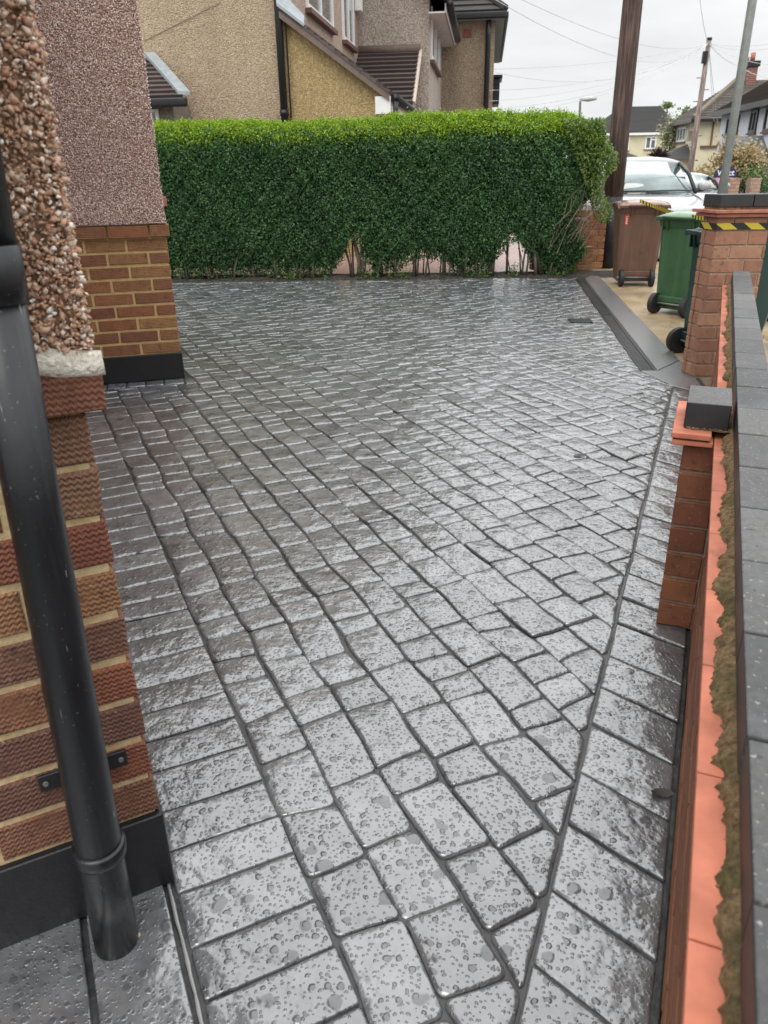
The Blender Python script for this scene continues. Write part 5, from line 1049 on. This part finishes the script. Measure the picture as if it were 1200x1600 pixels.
for txt, x_ in (('Wa', -.29), ('ct', .10)):
    cu = bpy.data.curves.new('t', 'FONT'); cu.body = txt; cu.size = .26; cu.extrude = .004; cu.offset = .006; to = bpy.data.objects.new('t', cu); C.objects.link(to)
    dg = bpy.context.evaluated_depsgraph_get(); me = bpy.data.meshes.new_from_object(to.evaluated_get(dg)); bpy.data.objects.remove(to)
    me.transform(Matrix(((sF.a[0], 0, -sF.b[0], sF.w(x_, -.012)[0]), (sF.a[1], 0, -sF.b[1], sF.w(x_, -.012)[1]), (0, 1, 0, zc + .02), (0, 0, 0, 1)))); me.materials.clear(); link('lettering', me, WHITE, sgo)

# ------------------------------------------------------------------ cars (length along local y, nose at y=0 towards the viewer)
def car(name, c, ang, zg, W, L, Hh, belt, scr_y, roof_y, hood_z, nose_z, mat, label, mpv=True):
    fr = Frame(c, ang); r_ = empty(name, (c[0], c[1], zg), label, 'car', 'cars parked in the road'); hw = W / 2
    T = lambda x, y, z: fr.w(x, y, z + zg)
    mb = MB(); st = [(0.0, .86, .28, nose_z - .18), (.06, .92, .22, nose_z - .06), (.25, .97, .2, nose_z), (scr_y * .6, 1., .2, (nose_z + hood_z) / 2 + .02), (scr_y, 1., .2, hood_z), (scr_y + .6, 1., .2, belt), (L - .5, 1., .2, belt + .04), (L - .08, .95, .25, belt), (L, .9, .35, belt - .15)]
    V = []; n = 12
    for y, k, z0, z1 in st:
        h = hw * k; pr = [(-h * .9, z0), (-h, z0 + .12), (-h, z0 + .35), (-h * .99, z1 - .16), (-h * .93, z1 - .05), (-h * .78, z1 - .005), (h * .78, z1 - .005), (h * .93, z1 - .05), (h * .99, z1 - .16), (h, z0 + .35), (h, z0 + .12), (h * .9, z0)]
        V += [T(x_, y, z_) for x_, z_ in pr]
    mb.add(V, [(i * n + k, i * n + (k + 1) % n, (i + 1) * n + (k + 1) % n, (i + 1) * n + k) for i in range(len(st) - 1) for k in range(n)] + [tuple(range(n))[::-1], tuple(range((len(st) - 1) * n, len(st) * n))])
    mb.build('body', mat, r_, smooth=True)
    # cabin shell: pillars and roof
    gt = Hh - .09; rw = hw * .70; bw = hw * .88
    def arc(y, w_, z, m_=7): return [(x_ * w_, y + .10 * (x_ ** 2), z - .05 * x_ ** 4) for x_ in np.linspace(-1, 1, m_)]
    low, up = arc(scr_y, bw, hood_z + .01), arc(roof_y, rw, gt)
    mb = MB(); m_ = 7; mb.add([T(*p) for p in low + up], [(k, k + 1, m_ + k + 1, m_ + k) for k in range(m_ - 1)])
    ws = mb.build('windscreen', CARG, r_, smooth=True); s_ = ws.modifiers.new('sol', 'SOLIDIFY'); s_.thickness = .006
    mb = MB(); rs = [(roof_y, gt, rw), (roof_y + .12, Hh - .03, rw), (roof_y + .5, Hh, rw * 1.01), (L * .62, Hh - .01, rw * 1.01), (L - .45, Hh - .06, rw * .98), (L - .3, Hh - .12, rw * .95)]
    V = []
    for y, z, w_ in rs: V += [T(x_ * w_ * 1.04, y + (.10 * x_ ** 2 if y == roof_y else 0), z - .06 * abs(x_) ** 3) for x_ in np.linspace(-1, 1, 9)]
    mb.add(V, [(i * 9 + k, i * 9 + k + 1, (i + 1) * 9 + k + 1, (i + 1) * 9 + k) for i in range(len(rs) - 1) for k in range(8)]); ro = mb.build('roof', mat, r_, smooth=True); s_ = ro.modifiers.new('sol', 'SOLIDIFY'); s_.thickness = .03
    for sg_ in (-1, 1):
        mb = MB(); a_ = [(sg_ * bw * 1.02, scr_y + .08, hood_z + .0), (sg_ * (bw * .60 + rw * .42), (scr_y + roof_y) / 2 + .07, (hood_z + gt) / 2 + .05), (sg_ * rw * 1.04, roof_y + .1, gt - .03)]
        mb.tube([T(*p) for p in a_], .035, 8); mb.build('pillar', mat if sg_ < 0 else DARKM, r_, smooth=True)
        mb = MB(); P = [(sg_ * hw * .95, scr_y + .35, belt - .02), (sg_ * hw * .95, L - .35, belt), (sg_ * rw * 1.0, L - .55, Hh - .14), (sg_ * rw * 1.02, roof_y + .3, Hh - .13)]
        mb.add([T(*p) for p in P] + [T(p[0] * .98, p[1], p[2]) for p in P], [(0, 1, 2, 3), (7, 6, 5, 4), (0, 4, 5, 1), (1, 5, 6, 2), (2, 6, 7, 3), (3, 7, 4, 0)]); mb.build('side_window', CARG, r_)
        mb = MB(); cx_ = sg_ * (hw + .13); V = []
        for i in range(7):
            for k in range(12):
                th, ph = math.pi * i / 6, 2 * math.pi * k / 12; V.append(T(cx_ + .125 * math.sin(th) * math.cos(ph), scr_y + .45 + .07 * math.cos(th), hood_z + .10 + .09 * math.sin(th) * math.sin(ph)))
        mb.add(V, [(i * 12 + k, i * 12 + (k + 1) % 12, (i + 1) * 12 + (k + 1) % 12, (i + 1) * 12 + k) for i in range(6) for k in range(12)]); mi = mb.build('door_mirror', mat, r_, smooth=True)
        mb = MB(); mb.tube([T(sg_ * hw * .92, scr_y + .45, hood_z + .02), T(cx_, scr_y + .46, hood_z + .04)], .035, 8); mb.build('mirror_base', DARKM, mi)
        mb = MB(); mb.add([T(sg_ * hw * x_, y_, nose_z - z_) for x_, y_, z_ in ((.55, .03, .12), (.92, .10, .10), (.90, .12, .30), (.58, .02, .30))] + [T(sg_ * hw * x_, y_ - .03, nose_z - z_) for x_, y_, z_ in ((.55, .03, .12), (.92, .10, .10), (.90, .12, .30), (.58, .02, .30))], [(0, 1, 2, 3), (7, 6, 5, 4), (0, 4, 5, 1), (1, 5, 6, 2), (2, 6, 7, 3), (3, 7, 4, 0)]); mb.build('headlight', mat_glass('headlight_lens', (.6, .62, .62)), r_)
        for y_ in (.8, L - .85):
            mb = MB(); mb.tube([T(sg_ * (hw - .2), y_, .32), T(sg_ * (hw - .18), y_, .32), T(sg_ * (hw + .0), y_, .32), T(sg_ * (hw + .015), y_, .32)], [.29, .325, .325, .29], 24); wh = mb.build('wheel', BLACKT, r_)
            mb = MB(); mb.tube([T(sg_ * (hw + .0), y_, .32), T(sg_ * (hw + .022), y_, .32)], [.2, .19], 18); mb.build('rim', GREYM, wh)
    mb = MB(); mb.tube([T(-.05, scr_y - .02, hood_z + .035), T(.55 * hw, scr_y + .0, hood_z + .045), T(.8 * hw, scr_y + .06, hood_z + .03)], .012, 6); mb.tube([T(-.75 * hw, scr_y + .02, hood_z + .035), T(-.05 * hw, scr_y - .02, hood_z + .04)], .012, 6); mb.build('wiper', DARKM, r_)
    mb = MB()
    for x_ in (-.38, .38): mb.box(x_ - .2, x_ + .2, scr_y + 1.0, scr_y + 1.12, belt - .4, belt + .2, T=T); mb.box(x_ - .1, x_ + .1, scr_y + 1.02, scr_y + 1.1, belt + .22, belt + .38, T=T)
    mb.build('seats', DARKM, r_, bevel=.03)
    mb = MB(); mb.box(-.08, .08, roof_y - .06, roof_y - .02, gt - .17, gt - .1, T=T); mb.build('rear_view_mirror', DARKM, r_, bevel=.01)
    mb = MB(); mb.box(-hw * .42, hw * .42, -.02, .02, nose_z - .32, nose_z - .16, T=T); mb.build('grille', DARKM, r_, bevel=.01)
    return r_
M = Mat('wet_windscreen'); CARG = M.set(col=M.mix(M.rng(M.noise(1.6, 3), .35, .65), (.06, .09, .09), (.20, .27, .26)), rough=.06, spec=.8, coat=1.)
CWH = Mat('white_car_paint'); CWH = CWH.set(col=(.36, .37, .385), rough=.25, coat=1., crough=.04)
CSI = Mat('pale_silver_paint'); CSI = CSI.set(col=(.33, .35, .37), rough=.25, metal=.2, coat=1., crough=.04)
ccx = at(1012, 302, 14.6); zg1 = -.19
car('parked_car', NHW := (ccx[0] - math.sin(.1292) * .95, ccx[1] - .95), .1292, zg1, 1.86, 4.3, 1.83, 1.14, .95, 1.75, ccx[2] - zg1, ccx[2] - zg1 - .17, CWH, 'white people carrier facing the camera behind the brown bin')
c2 = at(1079, 298, 22.); zg2 = -.55
car('parked_car', (c2[0] - .12, c2[1] - 1.0), .1292, zg2, 1.72, 4.0, at(1080, 269, 23)[2] - zg2, 1.14, 1.0, 1.75, c2[2] - zg2, c2[2] - zg2 - .15, CSI, 'pale silver car parked behind the white people carrier')
